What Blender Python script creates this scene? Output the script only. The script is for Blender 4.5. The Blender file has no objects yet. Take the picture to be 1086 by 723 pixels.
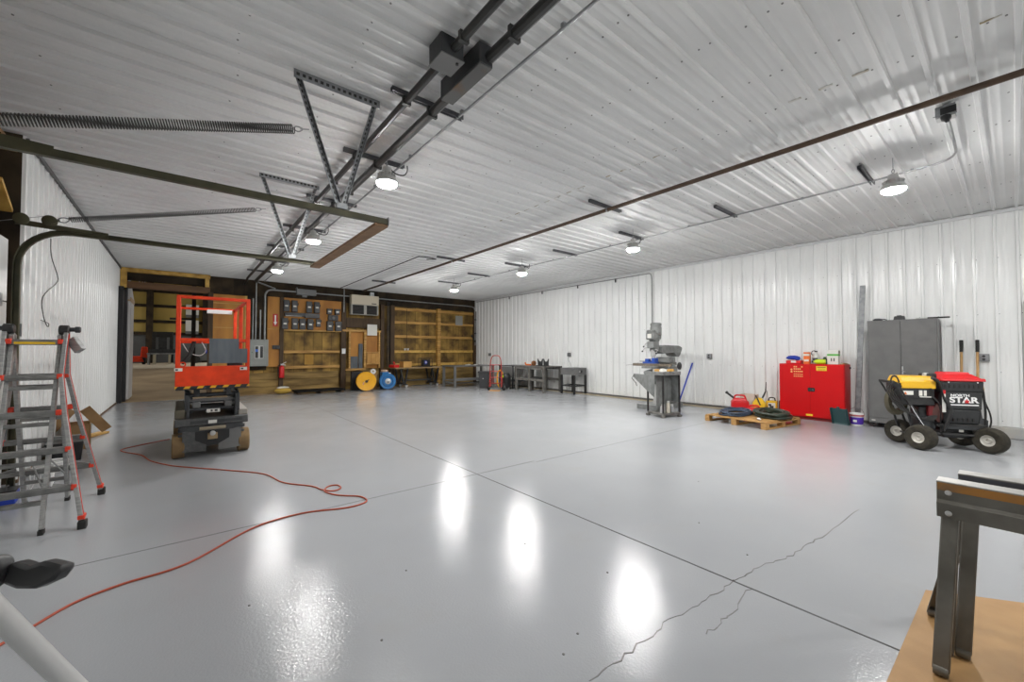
import bpy, bmesh, math, random
from mathutils import Vector, Matrix, Euler
random.seed(7)
C = bpy.context.scene.collection
PI = math.pi
def rad(d): return d*PI/180

# ------------------------------------------------------------------ materials
MATS = {}
def M(name, col, rough=.5, metal=0., col2=None, scale=6., detail=5., lo=.35, hi=.65, bump=0., bscale=40., stretch=None, spec=.5, emit=0., plank=0.):
    if name in MATS: return MATS[name]
    m = bpy.data.materials.new(name); m.use_nodes = True
    nt = m.node_tree; b = nt.nodes['Principled BSDF']
    b.inputs['Base Color'].default_value = (*col, 1); b.inputs['Roughness'].default_value = rough
    b.inputs['Metallic'].default_value = metal; b.inputs['Specular IOR Level'].default_value = spec
    if emit:
        b.inputs['Emission Color'].default_value = (*col, 1); b.inputs['Emission Strength'].default_value = emit
    if col2 or bump:
        tc = nt.nodes.new('ShaderNodeTexCoord'); mp = nt.nodes.new('ShaderNodeMapping')
        nt.links.new(tc.outputs['Object'], mp.inputs['Vector'])
        if stretch: mp.inputs['Scale'].default_value = stretch
    if col2:
        n = nt.nodes.new('ShaderNodeTexNoise'); n.inputs['Scale'].default_value = scale; n.inputs['Detail'].default_value = detail
        nt.links.new(mp.outputs[0], n.inputs['Vector'])
        r = nt.nodes.new('ShaderNodeValToRGB')
        r.color_ramp.elements[0].position = lo; r.color_ramp.elements[0].color = (*col, 1)
        r.color_ramp.elements[1].position = hi; r.color_ramp.elements[1].color = (*col2, 1)
        nt.links.new(n.outputs['Fac'], r.inputs[0]); nt.links.new(r.outputs[0], b.inputs['Base Color'])
        if plank:   # upright board seams and board-to-board colour change
            sx = nt.nodes.new('ShaderNodeSeparateXYZ'); nt.links.new(tc.outputs['Object'], sx.inputs[0])
            dv = nt.nodes.new('ShaderNodeMath'); dv.operation = 'DIVIDE'; dv.inputs[1].default_value = plank; nt.links.new(sx.outputs[0], dv.inputs[0])
            fr = nt.nodes.new('ShaderNodeMath'); fr.operation = 'FRACT'; nt.links.new(dv.outputs[0], fr.inputs[0])
            lt = nt.nodes.new('ShaderNodeMath'); lt.operation = 'LESS_THAN'; lt.inputs[1].default_value = .035; nt.links.new(fr.outputs[0], lt.inputs[0])
            fl_ = nt.nodes.new('ShaderNodeMath'); fl_.operation = 'FLOOR'; nt.links.new(dv.outputs[0], fl_.inputs[0])
            wn = nt.nodes.new('ShaderNodeTexWhiteNoise'); wn.noise_dimensions = '1D'; nt.links.new(fl_.outputs[0], wn.inputs['W'])
            hs = nt.nodes.new('ShaderNodeHueSaturation'); mr = nt.nodes.new('ShaderNodeMapRange'); mr.inputs[3].default_value = .62; mr.inputs[4].default_value = 1.3
            nt.links.new(wn.outputs['Value'], mr.inputs[0]); nt.links.new(mr.outputs[0], hs.inputs['Value']); nt.links.new(r.outputs[0], hs.inputs['Color'])
            mx = nt.nodes.new('ShaderNodeMixRGB'); nt.links.new(lt.outputs[0], mx.inputs[0]); nt.links.new(hs.outputs[0], mx.inputs[1]); mx.inputs[2].default_value = (.03,.018,.008,1)
            nt.links.new(mx.outputs[0], b.inputs['Base Color'])
    if bump:
        n2 = nt.nodes.new('ShaderNodeTexNoise'); n2.inputs['Scale'].default_value = bscale; n2.inputs['Detail'].default_value = 3
        nt.links.new(mp.outputs[0], n2.inputs['Vector'])
        bp = nt.nodes.new('ShaderNodeBump'); bp.inputs['Strength'].default_value = bump; bp.inputs['Distance'].default_value = .01
        nt.links.new(n2.outputs['Fac'], bp.inputs['Height']); nt.links.new(bp.outputs[0], b.inputs['Normal'])
    MATS[name] = m; return m

white_steel = M('white_liner_steel', (.85,.86,.85), .24, 0, (.80,.81,.80), 1.2, bump=.04, bscale=3)
ceil_steel = M('ceiling_liner_steel', (.74,.745,.74), .55, 0, (.66,.665,.66), .8, spec=.3)
galv = M('galvanized_steel', (.36,.37,.38), .4, .75, (.24,.25,.26), 14)
strut_m = M('strut_channel_steel', (.13,.135,.14), .45, .6, (.09,.09,.1), 10)
conduit_dark = M('dark_conduit', (.065,.065,.062), .45, .5, (.045,.045,.045), 5)
conduit_grey = M('grey_conduit', (.36,.37,.37), .4, .6, (.27,.28,.28), 6)
brown_pipe = M('brown_pipe', (.10,.06,.035), .5, .2, (.065,.04,.025), 4)
olive = M('olive_track_steel', (.085,.08,.045), .45, .4, (.05,.048,.028), 6)
black_pl = M('black_plastic', (.016,.016,.017), .42)
black_rub = M('black_rubber', (.022,.021,.02), .8)
black_metal = M('black_painted_metal', (.02,.02,.021), .38, .2, (.035,.034,.033), 8)
plate_black = M('plate_black', (.012,.012,.012), .85, 0, spec=.1)
dark_grey = M('dark_grey_metal', (.06,.063,.066), .45, .4, (.04,.042,.045), 7)
mid_grey = M('grey_painted_metal', (.155,.155,.152), .45, .05, (.13,.13,.128), 5)
mach_grey = M('machine_grey_paint', (.24,.25,.245), .42, .1, (.15,.155,.15), 8)
alum = M('brushed_aluminium', (.42,.42,.41), .38, .55, (.30,.30,.295), 12, stretch=(1,1,6))
chrome = M('chrome_steel', (.7,.71,.72), .18, 1.)
red_cab = M('red_cabinet_paint', (.62,.004,.006), .4, 0, (.56,.004,.006), 2, spec=.3)
red_pl = M('red_plastic', (.62,.014,.018), .4)
red_paint = M('red_paint', (.42,.045,.035), .45, 0, (.30,.03,.025), 10)
orange_red = M('orange_red_paint', (.78,.055,.010), .42, 0, (.62,.042,.008), 9, spec=.3)
pole_red = M('rung_cap_red', (.72,.045,.015), .4)
orange = M('orange_plastic', (.75,.16,.02), .45)
cord_m = M('orange_cord', (.44,.075,.032), .55)
yellow = M('yellow_paint', (.80,.40,.012), .4, 0, (.72,.34,.01), 6)
yellow_pl = M('yellow_plastic', (.80,.50,.015), .42)
engine_yellow = M('engine_yellow', (.75,.42,.015), .38)
blue = M('blue_paint', (.02,.17,.42), .4, 0, (.016,.13,.34), 6)
blue_pl = M('blue_plastic', (.02,.06,.48), .4)
blue_vise = M('vise_blue', (.02,.075,.38), .4, .1)
purple = M('purple_label', (.09,.03,.42), .5)
teal = M('dark_teal_plastic', (.025,.07,.075), .5)
white_pl = M('white_plastic', (.78,.78,.77), .45)
paper = M('white_paper', (.72,.71,.66), .7)
lime = M('lime_plastic', (.55,.72,.02), .4)
green = M('green_print', (.10,.42,.06), .5)
cardboard = M('cardboard', (.36,.22,.10), .8, 0, (.30,.18,.08), 8)
tan_board = M('tan_hardboard', (.47,.275,.11), .6, 0, (.40,.225,.085), 5, bump=.08, bscale=160)
pallet_wood = M('pallet_wood', (.50,.29,.10), .7, 0, (.38,.20,.06), 7, stretch=(1,1,8))
plywood = M('plywood', (.52,.235,.035), .6, 0, (.34,.135,.018), 2.6, stretch=(1,1,.35), bump=.1, bscale=30)
lumber = M('lumber', (.62,.36,.095), .6, 0, (.34,.175,.04), 4, stretch=(.5,1,6))
lumber_dark = M('dark_lumber', (.085,.05,.024), .75, 0, (.05,.03,.015), 4, stretch=(4,4,.6))
lumber_yellow = M('yellow_lumber', (.72,.46,.11), .6, 0, (.42,.24,.05), 5)
weathered = M('weathered_boards', (.40,.245,.055), .75, 0, (.10,.055,.014), 2.6, 10, .34, .66, bump=.15, bscale=12, plank=.29)
skirt = M('skirt_boards', (.36,.235,.075), .75, 0, (.15,.092,.028), 3, 8, stretch=(.4,1,2))
black_void = M('dark_boards_and_shaded_hollows', (.016,.011,.006), .9, 0, (.05,.033,.016), 3, plank=.3)  # dark brown boards; the same near-black also paints shade in hollow gaps
grey_wood = M('grey_worn_steel', (.20,.195,.18), .55, .3, (.11,.105,.095), 9)
saw_steel = M('sawhorse_steel', (.21,.20,.175), .45, .5, (.125,.118,.10), 5, bump=.05, bscale=20)
tan_tyre = M('tan_dusty_tyre', (.24,.155,.07), .85, 0, (.16,.10,.045), 8)
turf_tyre = M('turf_tyre', (.042,.036,.024), .9, 0, (.022,.019,.014), 20, bump=.6, bscale=60)
handle_wood = M('handle_wood', (.52,.31,.12), .55, 0, (.44,.25,.09), 6, stretch=(6,6,1))
hose_green = M('hose_dark_green', (.03,.045,.03), .5)
hose_blue = M('cable_blue_grey', (.04,.07,.12), .5)
cloth_grey = M('rag_grey', (.09,.09,.10), .9)
chassis_grey = M('lift_chassis_grey', (.075,.077,.078), .5, .2, (.12,.12,.115), 25, 8, .45, .75)
panel_slate = M('slate_panel', (.075,.09,.105), .6, 0, (.11,.125,.14), 8, stretch=(2,2,.4))
insul = M('insulation_facing', (.52,.38,.10), .7, 0, (.42,.30,.075), .6)
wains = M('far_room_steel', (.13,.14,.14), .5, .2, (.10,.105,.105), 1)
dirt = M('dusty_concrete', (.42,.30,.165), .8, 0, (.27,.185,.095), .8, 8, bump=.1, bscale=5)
dirt_light = M('pale_dusty_concrete', (.62,.53,.39), .8, 0, (.54,.45,.32), .8)
bare = M('bare_concrete', (.42,.36,.25), .75, 0, (.33,.27,.18), 3)
crack_m = M('crack_dark', (.12,.115,.11), .8, 0, (.25,.245,.235), 4)
joint_m = M('joint_dark', (.06,.06,.062), .8, 0, (.12,.12,.122), 1.2)
beige = M('beige_enamel', (.56,.50,.38), .45)
panel_grey = M('breaker_panel_grey', (.27,.29,.27), .45, 0, (.24,.255,.24), 6)
brk_grey = M('breaker_box_dark', (.040,.041,.043), .5, .1)
screw_m = M('screw_head', (.22,.22,.22), .5, .5)
glove_blue = M('blue_cloth', (.02,.05,.40), .85)
vent_dark = M('vent_mesh_dark', (.02,.019,.018), .7)
steel_lt = M('light_steel', (.5,.5,.49), .4, .4)
lens_m = M('lamp_lens_lit', (1.,.99,.97), .5, emit=1.)

def floor_material():
    m = bpy.data.materials.new('grey_epoxy'); m.use_nodes = True; nt = m.node_tree; b = nt.nodes['Principled BSDF']
    L = nt.links.new; N = nt.nodes.new
    tc = N('ShaderNodeTexCoord')
    n1 = N('ShaderNodeTexNoise'); n1.inputs['Scale'].default_value = .5; n1.inputs['Detail'].default_value = 6
    L(tc.outputs['Object'], n1.inputs['Vector'])
    r1 = N('ShaderNodeValToRGB'); r1.color_ramp.elements[0].position = .3; r1.color_ramp.elements[1].position = .7
    r1.color_ramp.elements[0].color = (.355,.366,.382,1); r1.color_ramp.elements[1].color = (.405,.416,.432,1)
    L(n1.outputs['Fac'], r1.inputs[0])
    # worn tan scuffs in the middle of the floor
    n2 = N('ShaderNodeTexNoise'); n2.inputs['Scale'].default_value = 1.6; n2.inputs['Detail'].default_value = 8; n2.inputs['Roughness'].default_value = .7
    L(tc.outputs['Object'], n2.inputs['Vector'])
    r2 = N('ShaderNodeValToRGB'); r2.color_ramp.elements[0].position = .55; r2.color_ramp.elements[1].position = .85
    r2.color_ramp.elements[0].color = (0,0,0,1); r2.color_ramp.elements[1].color = (.35,.35,.35,1)
    L(n2.outputs['Fac'], r2.inputs[0])
    mx = N('ShaderNodeMixRGB'); L(r2.outputs[0], mx.inputs[0]); L(r1.outputs[0], mx.inputs[1]); mx.inputs[2].default_value = (.36,.34,.29,1)
    L(mx.outputs[0], b.inputs['Base Color'])
    n3 = N('ShaderNodeTexNoise'); n3.inputs['Scale'].default_value = 2.5; n3.inputs['Detail'].default_value = 5
    L(tc.outputs['Object'], n3.inputs['Vector'])
    mr = N('ShaderNodeMapRange'); mr.inputs[1].default_value = .3; mr.inputs[2].default_value = .7; mr.inputs[3].default_value = .12; mr.inputs[4].default_value = .20
    L(n3.outputs['Fac'], mr.inputs[0]); L(mr.outputs[0], b.inputs['Roughness'])
    n4 = N('ShaderNodeTexNoise'); n4.inputs['Scale'].default_value = 85; n4.inputs['Detail'].default_value = 3
    L(tc.outputs['Object'], n4.inputs['Vector'])
    bp = N('ShaderNodeBump'); bp.inputs['Strength'].default_value = .12; bp.inputs['Distance'].default_value = .01
    L(n4.outputs['Fac'], bp.inputs['Height']); L(bp.outputs[0], b.inputs['Normal'])
    b.inputs['Specular IOR Level'].default_value = .31
    return m
floor_m = floor_material()

# ------------------------------------------------------------------ mesh builder
class MB:
    def __init__(s): s.bm = bmesh.new()
    def box(s, c, d, rot=None, taper=None):
        hx, hy, hz = d[0]/2, d[1]/2, d[2]/2
        R = Euler(rot).to_matrix() if rot else Matrix.Identity(3)
        vs = []
        for z in (-1, 1):
            k = taper if (taper is not None and z > 0) else 1
            k2 = k if isinstance(k, tuple) else (k, k)
            for x, y in ((-1,-1),(1,-1),(1,1),(-1,1)):
                vs.append(s.bm.verts.new(Vector(c)+R@Vector((x*hx*k2[0], y*hy*k2[1], z*hz))))
        for f in ((3,2,1,0),(4,5,6,7),(0,1,5,4),(1,2,6,5),(2,3,7,6),(3,0,4,7)): s.bm.faces.new([vs[i] for i in f])
        return s
    def b2(s, lo, hi): return s.box([(lo[i]+hi[i])/2 for i in range(3)], [abs(hi[i]-lo[i]) for i in range(3)])
    def bar(s, p0, p1, w, h=None, up=(0,0,1)):
        h = h or w; p0 = Vector(p0); p1 = Vector(p1); t = (p1-p0).normalized(); u = Vector(up)
        if abs(t.dot(u)) > .98: u = Vector((0,1,0))
        a = t.cross(u).normalized(); b = a.cross(t).normalized(); vs = []
        for p in (p0, p1):
            for x, y in ((-1,-1),(1,-1),(1,1),(-1,1)): vs.append(s.bm.verts.new(p+a*x*w/2+b*y*h/2))
        for f in ((3,2,1,0),(4,5,6,7),(0,1,5,4),(1,2,6,5),(2,3,7,6),(3,0,4,7)): s.bm.faces.new([vs[i] for i in f])
        return s
    def tube(s, pts, r, seg=8, closed=False, caps=True):
        P = [Vector(p) for p in pts]; n = len(P); rings = []; prev = None
        for i, p in enumerate(P):
            if closed: t = (P[(i+1) % n]-P[i-1]).normalized()
            else: t = (P[min(i+1, n-1)]-P[max(i-1, 0)]).normalized()
            if prev is None:
                u = Vector((0,0,1)) if abs(t.z) < .9 else Vector((1,0,0)); a = t.cross(u).normalized()
            else: a = (prev-t*prev.dot(t)).normalized()
            b = t.cross(a); prev = a
            rr = r[i] if isinstance(r, (list, tuple)) else r
            rings.append([s.bm.verts.new(p+(a*math.cos(k*2*PI/seg)+b*math.sin(k*2*PI/seg))*rr) for k in range(seg)])
        m = n if closed else n-1
        for i in range(m):
            A = rings[i]; B = rings[(i+1) % n]
            for k in range(seg): s.bm.faces.new((A[k], A[(k+1) % seg], B[(k+1) % seg], B[k]))
        if caps and not closed:
            s.bm.faces.new(rings[0][::-1]); s.bm.faces.new(rings[-1])
        return s
    def cyl(s, p0, p1, r, seg=16): return s.tube([p0, p1], r, seg)
    def lathe(s, prof, c=(0,0,0), axis=(0,0,1), seg=24, loop=False):
        q = Vector((0,0,1)).rotation_difference(Vector(axis).normalized()).to_matrix(); c = Vector(c); rings = []
        for r, z in prof:
            if r < 1e-5: rings.append([s.bm.verts.new(c+q@Vector((0,0,z)))])
            else: rings.append([s.bm.verts.new(c+q@Vector((r*math.cos(k*2*PI/seg), r*math.sin(k*2*PI/seg), z))) for k in range(seg)])
        if loop: rings.append(rings[0])
        for A, B in zip(rings, rings[1:]):
            if len(A) == 1 and len(B) == 1: continue
            for k in range(seg):
                k2 = (k+1) % seg
                if len(A) == 1: s.bm.faces.new((A[0], B[k2], B[k]))
                elif len(B) == 1: s.bm.faces.new((A[k], A[k2], B[0]))
                else: s.bm.faces.new((A[k], A[k2], B[k2], B[k]))
        if loop: return s
        if len(rings[0]) > 1: s.bm.faces.new(rings[0][::-1])
        if len(rings[-1]) > 1: s.bm.faces.new(rings[-1])
        return s
    def prism(s, poly, o, ux, uy, h):
        o = Vector(o); ux = Vector(ux).normalized(); uy = Vector(uy).normalized(); n = ux.cross(uy)
        A = [s.bm.verts.new(o+ux*x+uy*y) for x, y in poly]; B = [s.bm.verts.new(o+ux*x+uy*y+n*h) for x, y in poly]
        s.bm.faces.new(A[::-1]); s.bm.faces.new(B)
        for i in range(len(A)):
            j = (i+1) % len(A); s.bm.faces.new((A[i], A[j], B[j], B[i]))
        return s
    def blob(s, c, d, seg=14, rough=0.):
        v = bmesh.ops.create_uvsphere(s.bm, u_segments=seg, v_segments=max(6, seg//2), radius=1)['verts']
        for x in v:
            k = 1+random.uniform(-rough, rough)
            x.co = Vector(c)+Vector((x.co.x*d[0]*k, x.co.y*d[1]*k, x.co.z*d[2]*k))
        return s
    def join(s, other):
        bmesh.ops.recalc_face_normals(other.bm, faces=other.bm.faces)
        me = bpy.data.meshes.new('tmp'); other.bm.to_mesh(me); other.bm.free(); n = len(s.bm.faces)
        s.bm.from_mesh(me); bpy.data.meshes.remove(me); s.bm.faces.ensure_lookup_table()
        for f in s.bm.faces[n:]: f.material_index = 1
        return s
    def build(s, name, mat, parent=None, bevel=0., kind=None, sharp=35, mat2=None):
        bmesh.ops.recalc_face_normals(s.bm, faces=s.bm.faces)
        for f in s.bm.faces: f.smooth = True
        for e in s.bm.edges:
            if len(e.link_faces) == 2: e.smooth = e.calc_face_angle(0) < rad(sharp)
        me = bpy.data.meshes.new(name); s.bm.to_mesh(me); s.bm.free(); me.materials.append(mat)
        if mat2: me.materials.append(mat2)
        o = bpy.data.objects.new(name, me); C.objects.link(o)
        if parent: o.parent = parent
        if bevel:
            b = o.modifiers.new('bevel', 'BEVEL'); b.width = bevel; b.segments = 2; b.limit_method = 'ANGLE'; b.angle_limit = rad(40); b.harden_normals = False
        if kind: o['kind'] = kind
        return o

def smooth(pts, n=6, closed=False):
    P = [Vector(p) for p in pts]; out = []; m = len(P)
    rng = range(m if closed else m-1)
    for i in rng:
        if closed: p0, p1, p2, p3 = P[i-1], P[i], P[(i+1) % m], P[(i+2) % m]
        else: p0, p1, p2, p3 = P[max(i-1,0)], P[i], P[i+1], P[min(i+2,m-1)]
        for k in range(n):
            t = k/n
            out.append(.5*((2*p1)+(-p0+p2)*t+(2*p0-5*p1+4*p2-p3)*t*t+(-p0+3*p1-3*p2+p3)*t**3))
    if not closed: out.append(P[-1])
    return out
def rrect(w, h, r, n=5):
    out = []
    for cx, cy, a in ((w/2-r,h/2-r,0),(-w/2+r,h/2-r,90),(-w/2+r,-h/2+r,180),(w/2-r,-h/2+r,270)):
        for k in range(n+1): t = rad(a+90*k/n); out.append((cx+r*math.cos(t), cy+r*math.sin(t)))
    return out

def T(name, label, cat, loc=(0,0,0), rz=0., group=None, rot=None):
    o = bpy.data.objects.new(name, None); C.objects.link(o); o.location = loc; o.rotation_euler = rot or (0,0,rz)
    o.empty_display_size = .1; o['label'] = label; o['category'] = cat
    if group: o['group'] = group
    return o
def tag(o, label, cat, group=None):
    o['label'] = label; o['category'] = cat
    if group: o['group'] = group
    return o
def dup(root, loc, label, rz=None, group=None):
    r = root.copy(); C.objects.link(r); r.location = loc; r['label'] = label
    if rz is not None: r.rotation_euler = (0,0,rz)
    if group: r['group'] = group
    for ch in list(root.children):
        c = ch.copy(); C.objects.link(c); c.parent = r
        for g in list(ch.children):
            d = g.copy(); C.objects.link(d); d.parent = c
    return r
def text(name, s, size, mat, parent, loc, rot, depth=.0015, bold=.0, sx=1.):
    cu = bpy.data.curves.new(name, 'FONT'); cu.body = s; cu.size = size; cu.extrude = depth; cu.offset = bold; cu.align_x = 'CENTER'; cu.align_y = 'CENTER'
    tmp = bpy.data.objects.new(name+'_curve', cu); C.objects.link(tmp)
    bpy.context.view_layer.update()
    me = bpy.data.meshes.new_from_object(tmp.evaluated_get(bpy.context.evaluated_depsgraph_get()))
    bpy.data.objects.remove(tmp); me.materials.clear(); me.materials.append(mat); me.name = name
    o = bpy.data.objects.new(name, me); C.objects.link(o); o.parent = parent; o.location = loc; o.rotation_euler = rot; o.scale = (sx,1,1)
    return o

XL, XR, YB, H, YF = -1.33, 10.1, 15.0, 3.62, -4.2

# ------------------------------------------------------------------ the setting
def ribbed(length, s0=0., p=.229):
    base = [(0,0),(.008,.027),(.036,.027),(.044,0),(.108,0),(.114,.0035),(.124,.0035),(.130,0),(.164,0),(.170,.0035),(.180,.0035),(.186,0)]
    out = []; k = 0
    while True:
        for a, h in base:
            if k*p+a > length: out.append((s0+length, 0)); return out
            out.append((s0+k*p+a, h))
        k += 1
def sheet(prof, f0, f1):
    mb = MB(); A = [mb.bm.verts.new(f0(s, h)) for s, h in prof]; B = [mb.bm.verts.new(f1(s, h)) for s, h in prof]
    for i in range(len(prof)-1): mb.bm.faces.new((A[i], A[i+1], B[i+1], B[i]))
    return mb

fl = MB().b2((-1.7, YF, -.2), (10.4, 14.75, 0)).build('floor', floor_m, kind='structure')
# saw-cut joints and the long crack, parts of the floor
MB().b2((2.548, YF, 0), (2.560, 13.2, .0012)).build('expansion_joint', joint_m, fl)
MB().b2((-1.2, 3.765, 0), (3.4, 3.772, .0010)).build('expansion_joint', joint_m, fl)
MB().b2((3.4, 3.720, 0), (9.6, 3.725, .0010)).build('expansion_joint', joint_m, fl)
def crack(pts, w):
    mb = MB(); P = []
    for a, b in zip(pts, pts[1:]):
        for k in range(7):
            t = k/7; P.append((a[0]+(b[0]-a[0])*t+random.uniform(-.012,.012), a[1]+(b[1]-a[1])*t+random.uniform(-.014,.014)))
    P.append(pts[-1])
    for a, b in zip(P, P[1:]):
        ww = w*random.uniform(.5, 1.5)
        mb.bar((a[0],a[1],.0006), (b[0],b[1],.0006), ww, .0010)
    return mb.build('crack', crack_m, fl)
crack([(1.33,1.14),(1.61,1.12),(1.95,1.13),(2.2,1.09),(2.56,1.07),(2.88,1.03),(3.19,.96),(3.64,.92),(4.53,.87)], .005)
crack([(2.55,.98),(2.2,.95),(1.98,.96)], .004)
mb = MB()
for x, y in ((2.05,1.6),(1.5,1.35),(1.35,1.3),(2.95,1.15),(.3,2.6),(-.3,3.3),(2.56,1.075),(1.9,2.2),(.75,1.9),(3.2,1.6),(4.2,2.1),(1.1,2.4)):
    mb.lathe([(.006,0),(.007,.002),(.003,.005),(0,.006)], (x, y, 0), seg=7)
g = mb.build('grit', crack_m, fl); g['kind'] = 'stuff'

# ceiling: ribs run across the room
pr = ribbed(YB+.15-YF, YF)
ce = sheet(pr, lambda s, h: (-1.7, s, H-h), lambda s, h: (XR+.1, s, H-h)).build('ceiling', ceil_steel, kind='structure')
mb = MB(); k = 0
y = YF
while y < YB:
    for i, x in enumerate((-.9,.3,1.0,2.3,3.0,3.7,4.3,5.6,6.3,7.4,8.6,9.5)):
        if y > 11: continue
        for dy in ((.072,) if (i+k) % 2 else (.072,.155)):
            mb.lathe([(.0075,-.004),(.0075,0)], (x+.02*((k*7+i*3) % 3-1), y+dy, H), seg=6)
    y += .229; k += 1
s = mb.build('ceiling_screws', screw_m, ce); s['kind'] = 'stuff'
rust_seam = M('rusty_seam', (.30,.24,.12), .8, 0, (.60,.59,.56), 5, 6, .42, .58)
mb = MB(); y = YF
while y < 11:
    if random.random() < .75: mb.box((4.25+random.uniform(-.006,.006), y+.14, H-.0035), (random.choice((.012,.016,.03)), random.uniform(.05,.14), .004))
    y += .229
mb.build('panel_lap', rust_seam, ce)

# right wall, ribs upright; left wall beyond the overhead door
pr = ribbed(YB+.1-.75, .75)
wr = sheet(pr, lambda s, h: (XR-h, s, .03), lambda s, h: (XR-h, s, H)).build('wall_right', white_steel, kind='structure')
pr = ribbed(.75-YF, YF)
sheet(pr, lambda s, h: (XR-h, s, .17), lambda s, h: (XR-h, s, H)).build('wall_right', white_steel, wr)
mb = MB(); y = .82
while y < 9:
    for z in (.16,1.02,1.95,2.85): mb.lathe([(.006,-.003),(.006,0)], (XR-.002, y, z), (1,0,0), 6)
    y += .229
y = -1.
while y < .7:
    for z in (.25,1.02,1.95,2.85): mb.lathe([(.006,-.003),(.006,0)], (XR-.002, y, z), (1,0,0), 6)
    y += .229
o = mb.build('wall_screws', screw_m, wr); o['kind'] = 'stuff'
pr = ribbed(YB+.1-6.5, 6.5)
wl = sheet(pr, lambda s, h: (XL+h, s, .02), lambda s, h: (XL+h, s, H)).build('wall_left', white_steel, kind='structure')
mb = MB(); y = 6.6
while y < 12:
    for z in (1.05,1.75,2.4): mb.lathe([(.006,0),(.006,.003)], (XL+.002, y, z), (1,0,0), 6)
    y += .229
o = mb.build('wall_screws', screw_m, wl); o['kind'] = 'stuff'
# framing around the overhead door: backing painted dark for the shaded recess, posts, header
lf = MB().b2((-1.72, 5.92, 0), (-1.66, 6.5, H)).b2((-1.72, YF, 2.66), (-1.66, 5.92, H)).b2((-1.72, YF, 0), (-1.66, 3.68, 2.66)).b2((-1.72,6.5,0),(XL,6.53,H)).build('wall_left', black_void, kind='structure')
lumber_mid = M('framing_lumber', (.30,.17,.06), .7, 0, (.2,.11,.04), 4, stretch=(4,4,.6))
for y0 in (6.02, 3.45): MB().b2((-1.62, y0, 0), (-1.44, y0+.16, H)).build('post', lumber_mid, lf, .004)
for y0 in (-2.8,-1.6,-.4,.8,2.0): MB().b2((-1.62, y0, 0), (-1.48, y0+.05, H)).build('stud', lumber_mid, lf)
MB().b2((-1.62, YF, 2.68), (-1.40, 6.18, 2.92)).build('header', lumber_mid, lf, .004)
MB().b2((-1.60, YF, 3.42), (-1.36, 6.48, 3.46)).build('top_plate', lumber_mid, lf)
MB().bar((-1.42,6.12,3.02), (-1.42,6.47,2.80), .09, .04).build('brace', lumber_yellow, lf)
pr = ribbed(5.6-.0, YF)
sheet(ribbed(3.45-YF, YF), lambda s, h: (XL+h, s, .02), lambda s, h: (XL+h, s, 2.6)).build('liner', white_steel, lf)
sheet(ribbed(XR-XL+.4, XL-.2), lambda s, h: (s, YF+.01+h, 0), lambda s, h: (s, YF+.01+h, H)).build('wall_front', white_steel, kind='structure')

# dark trims where ceiling meets walls, base trims, bare concrete strip, curb
dtrim = M('shadow_gap_trim', (.10,.10,.10), .6); wtrim = M('white_trim', (.62,.63,.64), .45)
MB().b2((XR-.05, YF, H-.075), (XR-.02, YB, H-.025)).build('trim_1', wtrim, kind='structure')
MB().b2((XL+.02, 6.5, H-.07), (XL+.045, YB, H-.025)).build('trim_2', dtrim, kind='structure')
MB().b2((XR-.035, .76, 0), (XR, YB, .045)).build('baseboard_right', M('base_angle', (.12,.115,.11), .7), kind='structure')
MB().b2((XL, 6.5, 0), (XL+.03, YB, .035)).build('baseboard_left', M('base_rust', (.16,.10,.06), .8), kind='structure')
MB().b2((XR-.34, 2.9, 0), (XR-.035, 13.2, .0015)).build('trim_3', bare, kind='structure')
MB().b2((XR-.13, YF, 0), (XR+.1, .75, .17)).build('trim_4', M('curb_paint', (.36,.37,.385), .45, 0, (.42,.40,.36), 4), kind='structure', bevel=.012)
# door in the right wall, at the edge of the view
dr = MB().b2((XR-.05, -1.10, .17), (XR-.03, -.13, 2.06)).build('door_2', mid_grey, kind='structure')
mb = MB(); mb.b2((XR-.06,-.15,.17),(XR-.02,-.10,2.12)).b2((XR-.06,-1.15,.17),(XR-.02,-1.10,2.12)).b2((XR-.06,-1.15,2.06),(XR-.02,-.10,2.12))
mb.build('door_frame', black_metal, dr)
MB().lathe([(.03,0),(.03,.03),(0,.034)], (XR-.05,-1.02,1.1), (-1,0,0), 12).build('door_knob', chrome, dr)

# ---------------- back wall: weathered boards, posts, girts, plywood
mb = MB()
mb.b2((.62, YB+.12, 0), (XR+.1, YB+.18, 3.08)).build('wall_back', weathered, kind='structure')
wb = bpy.data.objects['wall_back']
MB().b2((.62, YB+.10, 3.08), (XR+.1, YB+.17, H)).b2((XL, YB+.10, 3.28), (.62, YB+.17, H-.08)).b2((1.53, YB+.09, .75), (2.1, YB+.119, 3.1)).build('dark_band', black_void, wb)  # panel above the opening is coloured dark for the shaded hollow there
# skirt boards low on the wall
for a, b in ((.66,2.44),(2.5,4.3),(4.55,5.75),(6.2,8.1),(8.3,10.0)):
    for z0 in (.0,.22,.44): MB().b2((a, YB+.05, z0+.004), (b, YB+.12, z0+.215)).build('skirt_board', skirt, wb, .004)
for x, w, m_ in ((.58,.12,lumber_dark),(2.44,.12,lumber_dark),(4.36,.16,lumber_dark),(5.78,.13,lumber_dark),(6.16,.16,lumber_dark),(8.16,.15,lumber),(9.98,.10,lumber_dark)):
    MB().b2((x, YB-.06, 0), (x+w, YB+.10, 3.10)).build('post', m_, wb, .004)
for z in (.82,1.33,1.92,2.47,2.98):
    for a, b in ((6.34,8.14),(8.32,9.96)): MB().b2((a, YB+.02, z-.05), (b, YB+.11, z+.05)).build('girt', lumber_yellow if z < 1.5 else lumber, wb, .003)
for z in (.82,1.33): MB().b2((2.58, YB+.02, z-.045), (4.34, YB+.11, z+.045)).build('girt', lumber, wb, .003)
MB().b2((4.54, YB+.0, 2.2), (5.78, YB+.1, 2.56)).build('girt', lumber_dark, wb, .003)
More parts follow.
